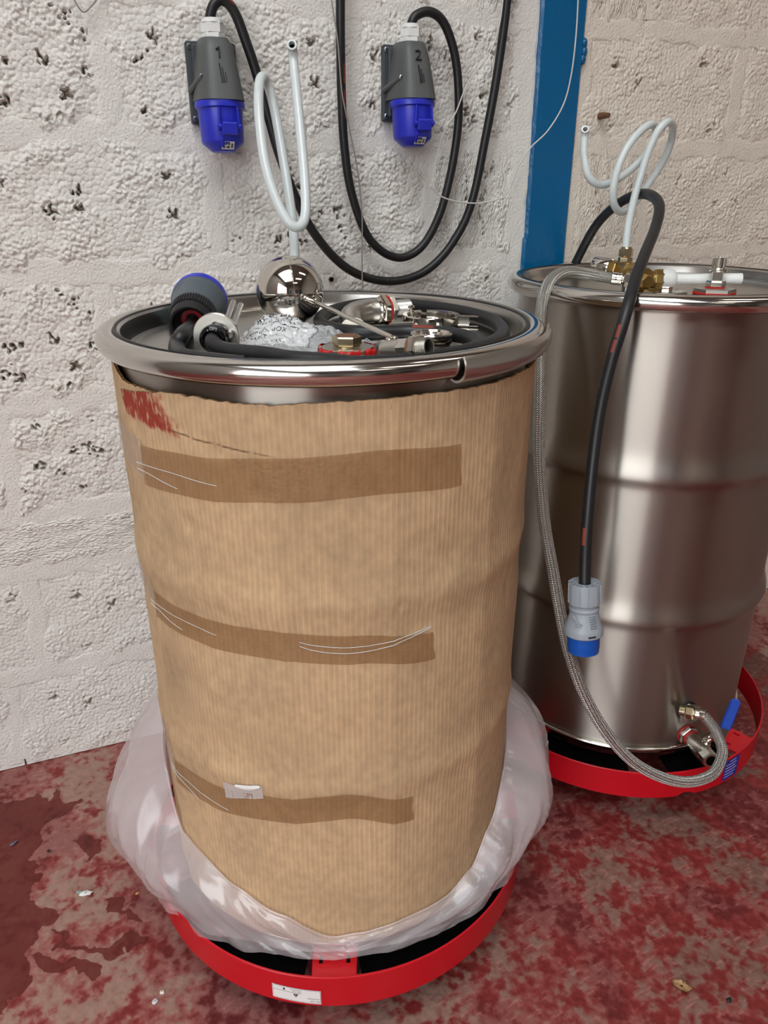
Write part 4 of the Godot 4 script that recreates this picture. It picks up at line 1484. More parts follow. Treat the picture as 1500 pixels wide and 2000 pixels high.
func build_lid_things() -> void:
	var lid_y := 1.026
	# --- immersion heater: disc, rods, cable coiled over the lid, plug ---
	var base := V(DRUM_A.x, lid_y, DRUM_A.z)
	var t := thing("immersion_heater", "steel disc heater with twin rods on a coiled black cable ending in a grey plug", "heater", base)
	var c := V(-0.2136, 1.047, -0.9651) - base
	var nrm := (V(-0.04, 0.0, 1.0)).normalized()
	var x := axis(c, c + nrm)
	var dk := MB.new()
	dk.lathe([Vector2(0, -0.010), Vector2(0.024, -0.010), Vector2(0.0245, -0.004), Vector2(0.0295, -0.0035), Vector2(0.0300, -0.002), Vector2(0.0300, 0.004), Vector2(0.0290, 0.005), Vector2(0.0, 0.0052)], x, 56)
	part("disc", dk, M["cast steel"], t)
	var gl := MB.new()
	gl.facet([Vector2(0.0190, 0.005), Vector2(0.0198, 0.006), Vector2(0.0198, 0.012), Vector2(0.0188, 0.013)], 6, x)
	gl.lathe([Vector2(0.0184, 0.012), Vector2(0.0186, 0.018), Vector2(0.0165, 0.0235), Vector2(0.0125, 0.0265), Vector2(0.0100, 0.022)], x, 32)
	knurl(gl, x, 0.0142, 0.0252, 0.0112, 0.0262, 18, 0.0014)
	part("cable_gland", gl, M["black glossy"], t)
	for q in [[V(-0.2043, 1.0619, -0.988), V(-0.2077, 1.0765, -1.0599)], [V(-0.1956, 1.0582, -0.9864), V(-0.1978, 1.0726, -1.0582)], [V(-0.2027, 1.0569, -1.0022), V(-0.2057, 1.0678, -1.0724)]]:
		var rod := MB.new()
		var a: Vector3 = q[0] - base
		var b: Vector3 = q[1] - base
		rod.tube(PackedVector3Array([a + (a - b) * 0.5, a, b, b + (b - a) * 0.02]), [0.0042, 0.0042, 0.0042, 0.0034], 14)
		part("rod", rod, M["cast steel"], t)
	var cab := PackedVector3Array([c + nrm * 0.012, c + nrm * 0.034 + V(0.003, -0.001, 0), c + nrm * 0.052 + V(0.022, -0.007, 0)])
	for p in PackedVector3Array([V(-0.1403, 1.039, -0.8897), V(-0.1072, 1.039, -0.8667), V(-0.0645, 1.039, -0.8529), V(-0.0288, 1.039, -0.8368), V(0.0114, 1.039, -0.8264), V(0.0577, 1.039, -0.8368), V(0.0973, 1.039, -0.8868), V(0.1183, 1.039, -0.9425), V(0.1135, 1.039, -0.9941), V(0.0836, 1.039, -1.0276), V(0.0353, 1.039, -1.0432), V(-0.021, 1.039, -1.0353), V(-0.0642, 1.039, -1.0552), V(-0.0943, 1.039, -1.1191), V(-0.0893, 1.039, -1.2112), V(-0.0516, 1.039, -1.2887), V(-0.0088, 1.039, -1.3187), V(0.0444, 1.039, -1.331), V(0.1037, 1.039, -1.2946), V(0.1537, 1.039, -1.206), V(0.1661, 1.039, -1.0884), V(0.1559, 1.039, -0.9977), V(0.1238, 1.039, -0.9046)]):
		cab.append(p - base)
	# lift where the second turn crosses the first
	var path := spline(cab, 9)
	for k in path.size():
		path[k].y = maxf(path[k].y, 0.0105)
		var r := Vector2(path[k].x, path[k].z).length()
		if r > 0.252:
			path[k].x *= 0.252 / r; path[k].z *= 0.252 / r
	var cm := MB.new()
	cm.tube(path, 0.0098, 16)
	var sheath := part("cable", cm, M["cable rubber"], t)
	part("printed_mark", strip_on(path, 0.493, 0.517, 0.0098, V(0, 1, 0.6), 0.55), M["print orange"], sheath)
	var a2 := V(-0.2925, 1.0297, -1.1431)
	var b2 := V(-0.2982, 1.0629, -1.2776)
	plug_parts(t, base, a2, a2 + (b2 - a2).normalized() * 0.12)
	var tail := PackedVector3Array([a2 + (b2 - a2).normalized() * 0.03 - base])
	tail.append(a2 - (b2 - a2).normalized() * 0.004 - base)
	for p in PackedVector3Array([V(-0.2597, 1.048, -0.9774)]): tail.append(p - base)
	for p in PackedVector3Array([V(-0.2627, 1.038, -0.9509), V(-0.2448, 1.038, -0.8975), V(-0.2249, 1.038, -0.8658), V(-0.1913, 1.038, -0.8413), V(-0.1605, 1.038, -0.8309)]): tail.append(p - base)
	cm = MB.new()
	var tp := spline(tail, 9)
	for k in tp.size():
		var r := Vector2(tp[k].x, tp[k].z).length()
		if r > 0.25:
			tp[k].x *= 0.25 / r; tp[k].z *= 0.25 / r
	cm.tube(tp, 0.0102, 16)
	part("cable", cm, M["cable rubber"], t)

	# --- ball float valve ---
	base = V(-0.1433, 1.0402, -1.1586)
	base.y = lid_y
	t = thing("float_valve", "polished steel ball float on a thin rod with its small valve body", "float valve", base)
	var bc := V(-0.1433, 1.0773, -1.1748) - base
	var br := 0.0514
	var sp := MB.new()
	var prof := []
	for k in 33:
		var a := -PI / 2 + PI * k / 32
		prof.append(Vector2(br * cos(a), br * sin(a)))
	var jb := V(-0.1097, 1.0659, -1.1262) - base
	var j2 := V(0.0099, 1.055, -0.9141) - base
	var bx := axis(bc, bc + (V(0.93, 0.05, -0.25)).normalized())
	sp.lathe(prof, bx, 64)
	part("ball", sp, M["mirror steel"], t)
	var sm := MB.new()
	sm.lathe([Vector2(br - 0.0005, -0.0016), Vector2(br + 0.0006, -0.0006), Vector2(br + 0.0006, 0.0006), Vector2(br - 0.0005, 0.0016)], bx, 64)
	part("weld_seam", sm, M["bright nickel"], t)
	var dirr := (j2 - bc).normalized()
	var hx := axis(bc + dirr * (br - 0.001), j2)
	var hn := MB.new()
	hn.facet([Vector2(0.0058, 0), Vector2(0.0062, 0.001), Vector2(0.0062, 0.006), Vector2(0.0056, 0.007)], 6, hx)
	hn.lathe([Vector2(0.0045, 0.006), Vector2(0.0042, 0.012), Vector2(0.003, 0.0125)], hx, 16)
	part("rod_nut", hn, M["bright nickel"], t)
	var rod := MB.new()
	rod.tube(PackedVector3Array([bc + dirr * br, j2]), 0.0031, 12)
	part("rod", rod, M["bright nickel"], t)
	var va := V(0, 1.0437, -0.8873) - base
	var vb := V(0.0514, 1.0542, -0.8559) - base
	var vx := axis(va, vb)
	var L := va.distance_to(vb)
	var bd := MB.new()
	bd.lathe([Vector2(0.0, -0.002), Vector2(0.0100, -0.002), Vector2(0.0122, 0.001), Vector2(0.0126, 0.004), Vector2(0.0126, L * 0.38), Vector2(0.0118, L * 0.385)], vx, 36)
	bd.facet([Vector2(0.0130, L * 0.36), Vector2(0.0134, L * 0.38), Vector2(0.0134, L * 0.58), Vector2(0.0130, L * 0.60)], 6, vx, 0.2)
	part("body", bd, M["cast steel"], t)
	var rg := MB.new()
	rg.lathe([Vector2(0.012, L * 0.59), Vector2(0.0142, L * 0.60), Vector2(0.0145, L * 0.62), Vector2(0.0142, L * 0.645), Vector2(0.012, L * 0.65)], vx, 32)
	part("washer", rg, M["rust"], t)
	var nt := MB.new()
	nt.facet([Vector2(0.0160, L * 0.65), Vector2(0.0172, L * 0.67), Vector2(0.0172, L * 0.77), Vector2(0.0160, L * 0.79)], 6, vx, 0.5)
	part("hex_nut", nt, M["bright nickel"], t)
	var th := MB.new()
	thread(th, vx, 0.0122, L * 0.78, L * 1.0, 0.0021, 0.0098)
	part("threaded_end", th, M["cast steel"], t)
	var bo := MB.new()
	bo.lathe([Vector2(0.0098, L * 0.82), Vector2(0.0, L * 0.82)], vx, 24)
	part("bore", bo, M["bore and shade black"], t)
	var pv := MB.new()
	var px := Transform3D(Basis(V(1, 0, 0), 0.15), j2 + V(0.003, -0.004, 0.0))
	pv.box(j2 + V(0.0, -0.004, 0), V(0.016, 0.008, 0.010), 0.0015, Basis(Vector3.UP, 0.6))
	pv.facet([Vector2(0.0048, -0.004), Vector2(0.0052, -0.003), Vector2(0.0052, 0.002), Vector2(0.0046, 0.003)], 6, px)
	pv.lathe([Vector2(0.0060, -0.0045), Vector2(0.0064, -0.0035), Vector2(0.0060, -0.003)], px, 20)
	pv.lathe([Vector2(0.0032, 0.002), Vector2(0.0032, 0.0045), Vector2(0.0025, 0.0055), Vector2(0.0, 0.0058)], px, 16)
	pv.tube(PackedVector3Array([j2 + V(0.008, -0.006, 0.002), j2 + V(0.016, -0.009, 0.004)]), 0.003, 10)
	part("pivot", pv, M["bright nickel"], t)

	# --- printed clear bag ---
	bag_of_parts(lid_y)

	# --- red hex plug with nut ---
	base = V(-0.0457, 1.0292, -0.9247)
	base.y = lid_y
	t = thing("hex_flange", "red rimmed hexagonal steel flange with a hex nut on top, by the clear bag", "flange", base)
	var fx := Transform3D(Basis(Vector3.UP, 0.12), V(0, 0.003, 0))
	var rm := MB.new()
	var rw := []
	for j in 6:
		var row := PackedVector3Array()
		for k in 96:
			var a := TAU * k / 96
			var s6 := fposmod(a, TAU / 6) - TAU / 12
			var rr := 0.0345 / cos(s6)
			rr = minf(rr, 0.0385) + 0.0012 * sin(a * 23.0 + j) * (1.0 if j in [1, 2, 3] else 0.3) - [0.002, 0.0, 0.0008, 0.0, 0.0012, 0.003][j]
			row.append(fx * V(sin(a) * rr, [-0.003, 0.0, 0.005, 0.010, 0.0128, 0.0134][j] + 0.0006 * sin(a * 17.0), cos(a) * rr))
		rw.append(row)
	rm.grid(rw, 1.0, true)
	part("red_rim", rm, M["wax red"], t)
	var tp2 := MB.new()
	tp2.facet([Vector2(0.0360, 0.002), Vector2(0.0360, 0.0128), Vector2(0.0340, 0.0136)], 6, fx, PI / 6)
	part("plate", tp2, M["cast steel"], t)
	nt = MB.new()
	nt.lathe([Vector2(0.0165, 0.0130), Vector2(0.0168, 0.0150), Vector2(0.0150, 0.0156)], fx, 32)
	nt.facet([Vector2(0.0172, 0.0155), Vector2(0.0184, 0.0168), Vector2(0.0184, 0.0252), Vector2(0.0170, 0.0266)], 6, fx, 0.35)
	part("hex_nut", nt, M["nickel brass"], t)
	bo = MB.new()
	bo.lathe([Vector2(0.0130, 0.0268), Vector2(0.0116, 0.0258)], fx, 32)
	bo.lathe([Vector2(0.0130, 0.02685), Vector2(0.0, 0.02685)], fx, 32)
	part("bore", bo, M["rust"], t)

	# --- stack of ferrules ---
	base = V(0.0622, 1.0346, -0.9925)
	base.y = lid_y
	t = thing("ferrule", "stack of round grooved steel ferrules beside the float valve's threaded end", "pipe fitting", base)
	for k in 4:
		var fr := MB.new()
		var y := 0.0046 * k
		if k < 3:
			fr.lathe([Vector2(0.010, y), Vector2(0.0255, y), Vector2(0.0272, y + 0.0006), Vector2(0.0272, y + 0.0030), Vector2(0.0245, y + 0.0042), Vector2(0.010, y + 0.0046)], Transform3D(), 56)
		else:
			fr.lathe([Vector2(0.010, y), Vector2(0.0262, y), Vector2(0.0278, y + 0.0008), Vector2(0.0278, y + 0.0060), Vector2(0.0270, y + 0.0072), Vector2(0.0245, y + 0.0070), Vector2(0.0225, y + 0.0042), Vector2(0.0165, y + 0.0040), Vector2(0.0150, y + 0.0062), Vector2(0.0135, y + 0.0062), Vector2(0.0120, y + 0.0030), Vector2(0.0, y + 0.0030)], Transform3D(), 56)
		part("ring", fr, M["bright nickel"], t)

	# --- elbow ---
	base = V(-0.0119, 1.0325, -1.1825)
	base.y = lid_y
	t = thing("pipe_elbow", "steel pipe elbow with hex nuts and a red washer lying by the cable coil", "pipe fitting", base)
	var e0 := V(-0.0474, 1.0278, -1.1499) - base
	var e1 := V(-0.0487, 1.0405, -1.1707) - base
	var e2 := V(-0.0272, 1.0448, -1.1933) - base
	var e3 := V(-0.0064, 1.0448, -1.1988) - base
	var e4 := V(0.0377, 1.0448, -1.226) - base
	var el := MB.new()
	el.tube(spline(PackedVector3Array([e0, e1, e2, e3]), 10), 0.0182, 28)
	part("bend", el, M["cast steel"], t)
	var ex := axis(e3 - (e4 - e3).normalized() * 0.004, e4)
	L = e3.distance_to(e4)
	nt = MB.new()
	nt.lathe([Vector2(0.018, -0.004), Vector2(0.0200, -0.002), Vector2(0.0200, 0.002), Vector2(0.019, 0.004)], ex, 36)
	nt.facet([Vector2(0.0225, 0.003), Vector2(0.0240, 0.0045), Vector2(0.0240, 0.012), Vector2(0.0228, 0.013)], 6, ex, 0.1)
	part("hex_flange", nt, M["bright nickel"], t)
	rg = MB.new()
	rg.lathe([Vector2(0.018, 0.0128), Vector2(0.0225, 0.0132), Vector2(0.0228, 0.0150), Vector2(0.0222, 0.0162), Vector2(0.018, 0.0164)], ex, 36)
	part("washer", rg, M["gasket red"], t)
	nt = MB.new()
	nt.facet([Vector2(0.0212, 0.0164), Vector2(0.0226, 0.018), Vector2(0.0226, 0.0245), Vector2(0.0212, 0.026)], 6, ex, 0.45)
	part("hex_nut", nt, M["cast steel"], t)
	th = MB.new()
	thread(th, ex, 0.0140, 0.025, L + 0.006, 0.0018, 0.0112)
	part("threaded_end", th, M["cast steel"], t)

	# --- pipe clamp ---
	base = V(0.0729, 1.0311, -1.1764)
	base.y = lid_y
	t = thing("pipe_clamp", "open hinged steel pipe clamp ring lying at the back of the lid", "clamp", base)
	for s in [-1, 1]:
		var half := MB.new()
		var pr := [Vector2(0.0365, 0.004), Vector2(0.0405, 0.0025), Vector2(0.0440, 0.0025), Vector2(0.0452, 0.0038), Vector2(0.0452, 0.0152), Vector2(0.0440, 0.0165), Vector2(0.0405, 0.0165), Vector2(0.0365, 0.015), Vector2(0.0368, 0.0138), Vector2(0.0402, 0.0148), Vector2(0.0416, 0.0140), Vector2(0.0416, 0.0050), Vector2(0.0402, 0.0042), Vector2(0.0368, 0.0052), Vector2(0.0365, 0.004)]
		half.lathe(pr, Transform3D(), 40, 0.06 + (PI / 2 if s > 0 else PI * 1.5) - PI / 2 + 0.3, (PI / 2 if s > 0 else PI * 1.5) + PI / 2 + 0.12)
		part("half_ring", half, M["bright nickel"], t)
	var lug := MB.new()
	var lb := Basis(Vector3.UP, -0.25)
	lug.box(lb * V(0.052, 0.0095, 0.008), V(0.018, 0.013, 0.003), 0.0008, lb)
	for s in [-1, 1]: lug.box(lb * V(0.059, 0.0095 + 0.0068 * s, 0.008), V(0.032, 0.0022, 0.010), 0.0008, lb)
	part("lug", lug, M["bright nickel"], t)
	for s in [-1, 1]:
		var hinge := MB.new()
		hinge.tube(PackedVector3Array([V(-0.030, -0.001, -0.030 + 0.056 * (s + 1) / 2), V(-0.030, 0.022, -0.030 + 0.056 * (s + 1) / 2)]), 0.0028, 12)
		hinge.lathe([Vector2(0, 0.0), Vector2(0.0052, 0.0005), Vector2(0.0056, 0.0025), Vector2(0.0030, 0.0048), Vector2(0, 0.005)], Transform3D(Basis(), V(-0.030, 0.021, -0.030 + 0.056 * (s + 1) / 2)), 16)
		part("pin", hinge, M["bright nickel"], t)

	var wb := MB.new()
	var w0 := V(0.0076, 1.0308, -1.1326) - base
	var w1 := V(0.0407, 1.0313, -1.1383) - base
	var w2 := V(0.0633, 1.0319, -1.144) - base
	for q in [w0, w1, w2]: q.y = maxf(q.y, 0.006)
	wb.tube(PackedVector3Array([w0, w0.lerp(w1, 0.1), w1]), [0.0045, 0.0062, 0.0062], 16)
	wb.tube(PackedVector3Array([w1, w2]), 0.0042, 14)
	part("wing_bolt", wb, M["bright nickel"], t)

	# --- white tube coil standing behind the ball ---
	base = V(-0.1483, 1.0326, -1.2808)
	base.y = lid_y
	t = thing("white_tube", "white plastic tube bent in one tall loop standing behind the ball float", "tube", base)
	var wt := PackedVector3Array()
	for p in [V(-0.1483, 1.0342, -1.2814), V(-0.1483, 1.0688, -1.2965), V(-0.1492, 1.1159, -1.3171), V(-0.1535, 1.1709, -1.3411), V(-0.1624, 1.2259, -1.3684), V(-0.1743, 1.2892, -1.4015), V(-0.1858, 1.3448, -1.4279), V(-0.1946, 1.3792, -1.432), V(-0.2003, 1.3885, -1.4165), V(-0.2034, 1.3725, -1.3909), V(-0.2017, 1.3281, -1.3606), V(-0.1923, 1.2635, -1.3248), V(-0.1788, 1.2183, -1.3029), V(-0.1618, 1.1822, -1.2882), V(-0.1457, 1.164, -1.2835), V(-0.1324, 1.1667, -1.2913), V(-0.1272, 1.1878, -1.307), V(-0.1297, 1.2335, -1.3357), V(-0.1365, 1.2954, -1.3715), V(-0.1441, 1.358, -1.4075), V(-0.1499, 1.4055, -1.4348), V(-0.1512, 1.4298, -1.4411), V(-0.1509, 1.4356, -1.4261)]:
		wt.append(p - base)
	pipe(t, spline(wt, 8), 0.0080, 0.0052)
	var ft := MB.new()
	ft.facet([Vector2(0.0120, 0.0), Vector2(0.0126, 0.001), Vector2(0.0126, 0.012), Vector2(0.0118, 0.013)], 6, Transform3D(Basis(), V(0, 0, 0)))
	part("fitting", ft, M["nickel brass"], t)

# an open-ended hose: outside, rim and dark inside at its far end
func pipe(t: Node3D, path: PackedVector3Array, r: float, bore: float) -> void:
	var mb := MB.new()
	mb.tube(path, r, 16, false)
	part("tube", mb, M["tube plastic"], t)
	var m := path.size()
	var x := axis(path[m - 1], path[m - 1] + (path[m - 1] - path[m - 2]))
	mb = MB.new()
	mb.lathe([Vector2(r, -0.002), Vector2(r, 0.0), Vector2(bore, 0.0002), Vector2(bore, -0.02)], x, 20)
	part("cut_end", mb, M["tube plastic"], t)
	mb = MB.new()
	mb.lathe([Vector2(bore, -0.012), Vector2(0, -0.012)], x, 16)
	part("bore", mb, M["bore and shade black"], t)

const GLYPHS := {
	"白": "8,0 6,3|3,3 13,3 13,15 3,15 3,3|3,9 13,9",
	"金": "8,0 1,6|8,0 15,6|4,6 12,6|2,10 14,10|8,6 8,15|4,11 5,13|12,11 11,13|1,15 15,15",
	"電": "3,0 13,0|1,5 1,2 15,2 15,5|8,0 8,6|4,4 6,4|10,4 12,4|3,8 13,8 13,13 3,13 3,8|3,10 13,10|8,7 8,14 15,15",
	"阻": "1,15 1,1 5,1 3,5 5,8 2,9|8,14 8,1 14,1 14,14|8,5 14,5|8,9 14,9|6,14 16,14",
	"抗": "3,0 3,14 1,13|0,4 6,4|0,9 6,7|11,0 11,3|7,3 16,3|7,15 9,12 10,6 14,6 14,14 16,13",
	"熱": "4,0 4,10|1,2 7,2|0,5 8,5|1,8 7,8|8,3 14,3 14,8 16,8|11,0 8,9|2,11 1,15|6,11 7,15|10,11 11,15|14,11 16,15",
	"偶": "4,0 1,6|3,4 3,15|6,1 14,1 14,7 6,7 6,1|6,4 14,4|10,1 10,13|5,15 5,9 15,9 15,15|8,13 13,12"}

func glyph(im: Image, ch: String, x: float, y: float, size: float, ink: Color) -> void:
	for line in String(GLYPHS[ch]).split("|"):
		var last := Vector2.INF
		for p in line.split(" "):
			var e := p.split(",")
			var q := Vector2(x + float(e[0]) * size / 16.0, y + float(e[1]) * size / 16.0)
			if last != Vector2.INF: stroke(im, last, q, size * 0.1, ink)
			last = q

func bag_of_parts(lid_y: float) -> void:
	var base := V(DRUM_A.x - 0.03, lid_y, DRUM_A.z + 0.06)
	var t := thing("parts_bag", "crumpled clear plastic parts bag printed with black lettering, on the drum lid", "plastic bag", base)
	var w := 768
	var h := 512
	var im := Image.create(w, h, false, Image.FORMAT_RGBA8)
	im.fill(Color(rgb(226, 230, 233), 0.42))
	var ink := Color(rgb(24, 24, 28), 0.95)
	var panel := Color(rgb(232, 234, 236), 0.74)
	im.fill_rect(Rect2i(0, 0, 420, 420), panel)
	var fr: RID = font("Droid Sans")
	var fs: RID = font("Droid Serif")
	write(im, "TC", 60, 62, 52, ink, fs)
	for k in 3: glyph(im, "熱電偶"[k], 190 + k * 64, 18, 54, ink)
	write(im, "THERMOCOUPLE", 150, 112, 34, ink, fs)
	for k in 5: glyph(im, "白金電阻抗"[k], 20 + k * 72, 128, 60, ink)
	write(im, "R.T.D. PROTECTION TUBE", 10, 232, 30, ink, fr)
	im.fill_rect(Rect2i(0, 250, 420, 4), ink)
	write(im, "TERMINAL BOX", 30, 300, 32, ink, fr)
	write(im, "TARGET TUBE", 60, 346, 32, ink, fr)
	write(im, "NICKEL", 150, 392, 30, ink, fr)
	im.fill_rect(Rect2i(430, 60, 4, 400), ink)
	write(im, "A", 690, 150, 60, ink, fr)
	write(im, "C", 610, 250, 54, ink, fr)
	var bm := mat("bag film", Color.WHITE, 0.16, 0.0, 0.7)
	bm.albedo_texture = tex(im)
	bm.transparency = BaseMaterial3D.TRANSPARENCY_ALPHA
	bm.texture_repeat = false
	# corners of the sheet on the lid: far left, far right, near right, near left (x, z from base)
	var q := [V(-0.2064, 1.0337, -1.1067) - base, V(-0.0036, 1.0298, -1.0668) - base, V(-0.0191, 1.0241, -0.9279) - base, V(-0.1867, 1.0251, -0.9665) - base]
	var f := noise(88, 24.0, FastNoiseLite.TYPE_SIMPLEX, 2)
	var g := noise(89, 52.0, FastNoiseLite.TYPE_SIMPLEX, 2)
	var rows := []
	var n := 90
	for j in n + 1:
		var e := float(j) / n
		var row := PackedVector3Array()
		for k in n + 1:
			var s := float(k) / n
			var a: Vector3 = q[0].lerp(q[1], s)
			var b: Vector3 = q[3].lerp(q[2], s)
			var p := a.lerp(b, e)
			var hump := 0.030 * exp(-pow((s - 0.28) / 0.22, 2) - pow((e - 0.30) / 0.34, 2)) + 0.016 * exp(-pow((s - 0.62) / 0.16, 2) - pow((e - 0.45) / 0.3, 2))
			var edge_ := minf(minf(s, 1 - s), minf(e, 1 - e))
			var lift := smoothstep(0.0, 0.12, edge_)
			# crisp creases: folded noise
			var cr := (absf(f.get_noise_2d(p.x * 1.2 + 2, p.z)) * 0.0052 + absf(g.get_noise_2d(p.x, p.z * 1.3)) * 0.0028)
			row.append(V(p.x + f.get_noise_2d(p.z, p.x) * 0.006, 0.0022 + hump * lift + cr * (0.35 + 0.65 * lift), p.z + g.get_noise_2d(p.x + 9, p.z) * 0.004))
		rows.append(row)
	var mb := MB.new()
	mb.grid(rows, -1.0)
	part("film", mb, bm, t)

# ---------- things on and about the bare drum ----------
func build_drum_b_things() -> void:
	var lid_y := RIM_B - 0.0134
	# --- brass relief valve assembly ---
	var base := V(0.4905, 1.0501, -1.4848)
	base.y = lid_y
	var t := thing("brass_valve", "brass relief valve with chrome dial cap and white outlet pipe on the bare drum", "valve", base)
	var m0 := V(0.4685, 1.0707, -1.5429) - base
	var m1 := V(0.4934, 1.0585, -1.4612) - base
	var bx := axis(m0, m1)
	var L := m0.distance_to(m1)
	var bd := MB.new()
	bd.lathe([Vector2(0, -0.004), Vector2(0.015, -0.004), Vector2(0.0195, 0.002), Vector2(0.0205, L * 0.25), Vector2(0.0215, L * 0.28), Vector2(0.0215, L * 0.38), Vector2(0.0200, L * 0.41), Vector2(0.0205, L * 0.6), Vector2(0.0228, L * 0.66), Vector2(0.0232, L * 0.78), Vector2(0.0205, L * 0.86), Vector2(0.0, L * 0.88)], bx, 40)
	part("body", bd, M["brass"], t)
	var hx := MB.new()
	hx.lathe([Vector2(0.012, L * 0.85), Vector2(0.0222, L * 0.86), Vector2(0.0232, L * 0.89), Vector2(0.0222, L * 0.92), Vector2(0.010, L * 0.94)], bx, 36)
	hx.facet([Vector2(0.0135, L * 0.92), Vector2(0.0142, L * 0.94), Vector2(0.0142, L * 1.04), Vector2(0.0128, L * 1.07)], 6, bx, 0.25)
	part("hex_plug", hx, M["brass"], t)
	var mm := m0.lerp(m1, 0.62)
	# outlet to the right: brass hex, white sleeve, white pipe
	var o0 := V(0.5022, 1.0591, -1.4887) - base
	var o1 := V(0.6751, 1.0632, -1.4687) - base
	var ox := axis(o0, o1)
	var hex := MB.new()
	hex.lathe([Vector2(0.0165, 0.0), Vector2(0.0165, 0.018)], ox, 28)
	hex.facet([Vector2(0.0185, 0.014), Vector2(0.0195, 0.016), Vector2(0.0195, 0.030), Vector2(0.0182, 0.032)], 8, ox, 0.2)
	part("outlet_nut", hex, M["brass"], t)
	var sl := MB.new()
	sl.lathe([Vector2(0.0, 0.028), Vector2(0.0185, 0.028), Vector2(0.0196, 0.031), Vector2(0.0192, 0.042), Vector2(0.0168, 0.050), Vector2(0.0125, 0.0545), Vector2(0.009, 0.0555)], ox, 36)
	part("sleeve", sl, M["white plastic"], t)
	var pp := MB.new()
	var ol := o0.distance_to(o1)
	pp.lathe([Vector2(0.0098, 0.045), Vector2(0.0098, ol), Vector2(0.0072, ol + 0.0002), Vector2(0.0070, ol - 0.02)], ox, 28)
	part("outlet_pipe", pp, M["white plastic"], t)
	var bo := MB.new()
	bo.lathe([Vector2(0.0072, ol - 0.012), Vector2(0, ol - 0.012)], ox, 20)
	part("bore", bo, M["bore and shade black"], t)
	# chrome cap at the back left
	var c0 := V(0.4608, 1.073, -1.5384) - base
	var c1 := V(0.4219, 1.0775, -1.5731) - base
	var cx := axis(c0, c1)
	var cp := MB.new()
	var cl := c0.distance_to(c1)
	cp.lathe([Vector2(0.0, 0.016), Vector2(0.0168, 0.016), Vector2(0.0178, 0.018), Vector2(0.0178, cl - 0.003), Vector2(0.0165, cl), Vector2(0.0150, cl), Vector2(0.0146, cl - 0.005), Vector2(0, cl - 0.005)], cx, 40)
	part("chrome_cap", cp, M["mirror steel"], t)
	var cn := MB.new()
	cn.facet([Vector2(0.0148, 0.002), Vector2(0.0158, 0.004), Vector2(0.0158, 0.014), Vector2(0.0148, 0.016)], 6, cx, 0.3)
	part("cap_nut", cn, M["brass"], t)
	# compression fitting under the white tube
	var u0 := V(0.4729, 1.0749, -1.5393) - base
	var ux := Transform3D(Basis(), u0)
	var cf := MB.new()
	cf.lathe([Vector2(0.0098, -0.01), Vector2(0.0098, 0.012)], ux, 24)
	cf.facet([Vector2(0.0128, 0.010), Vector2(0.0138, 0.012), Vector2(0.0138, 0.019), Vector2(0.0130, 0.0205)], 6, ux)
	cf.facet([Vector2(0.0128, 0.022), Vector2(0.0140, 0.0235), Vector2(0.0140, 0.035), Vector2(0.0120, 0.037)], 6, ux, 0.5)
	cf.lathe([Vector2(0.0112, 0.036), Vector2(0.0098, 0.0395), Vector2(0.008, 0.0396)], ux, 24)
	part("compression_fitting", cf, M["nickel brass"], t)
	var seal := MB.new()
	seal.lathe([Vector2(0.010, 0.005), Vector2(0.0142, 0.006), Vector2(0.0146, 0.0085), Vector2(0.0138, 0.0105), Vector2(0.010, 0.011)], ux, 24)
	part("thread_seal", seal, M["gasket red"], t)
	# stub and flange that the valve stands on
	var st := MB.new()
	var foot := V(mm.x - 0.004, 0, mm.z)
	st.lathe([Vector2(0.013, mm.y), Vector2(0.013, 0.010), Vector2(0.015, 0.009)], Transform3D(Basis(), foot), 24)
	st.facet([Vector2(0.0195, 0.0), Vector2(0.0205, 0.001), Vector2(0.0205, 0.009), Vector2(0.0192, 0.010)], 6, Transform3D(Basis(), foot))
	part("stub", st, M["cast steel"], t)

	# --- white coiled tube above the valve ---
	base = V(0.4749, 1.0989, -1.5497)
	t = thing("white_tube", "white plastic tube twisted in two loops rising from the brass valve", "tube", base)
	var wt := PackedVector3Array()
	for p in [V(0.4749, 1.0924, -1.5469), V(0.4783, 1.1435, -1.5638), V(0.4871, 1.199, -1.5771), V(0.4949, 1.2399, -1.5786), V(0.5034, 1.2801, -1.5797), V(0.5165, 1.3167, -1.5794), V(0.5339, 1.3336, -1.5867), V(0.5561, 1.3323, -1.6189), V(0.5705, 1.3102, -1.6529), V(0.5697, 1.2778, -1.6715), V(0.5604, 1.2516, -1.6819), V(0.5409, 1.2208, -1.6793), V(0.5105, 1.1901, -1.6496), V(0.4742, 1.1759, -1.6052), V(0.4497, 1.1915, -1.5793), V(0.4425, 1.2209, -1.5703), V(0.4493, 1.2578, -1.5755), V(0.4663, 1.2935, -1.5856), V(0.4887, 1.3186, -1.5965), V(0.5156, 1.3323, -1.6189), V(0.5373, 1.3229, -1.653), V(0.5358, 1.2927, -1.6726), V(0.5109, 1.2609, -1.675), V(0.4734, 1.2351, -1.6638), V(0.4342, 1.2256, -1.6378), V(0.4075, 1.2405, -1.6279), V(0.3969, 1.2776, -1.6387), V(0.3966, 1.3173, -1.6505), V(0.3944, 1.3257, -1.6411)]:
		wt.append(p - base)
	pipe(t, spline(wt, 8), 0.0073, 0.0046)

	# --- braided hose from the valve down to the drum foot ---
	var h0 := V(0.4653, 1.0606, -1.4839)
	base = h0
	t = thing("braided_hose", "long braided steel hose looping from the brass valve to the drum's foot", "hose", base)
	var hp := PackedVector3Array()
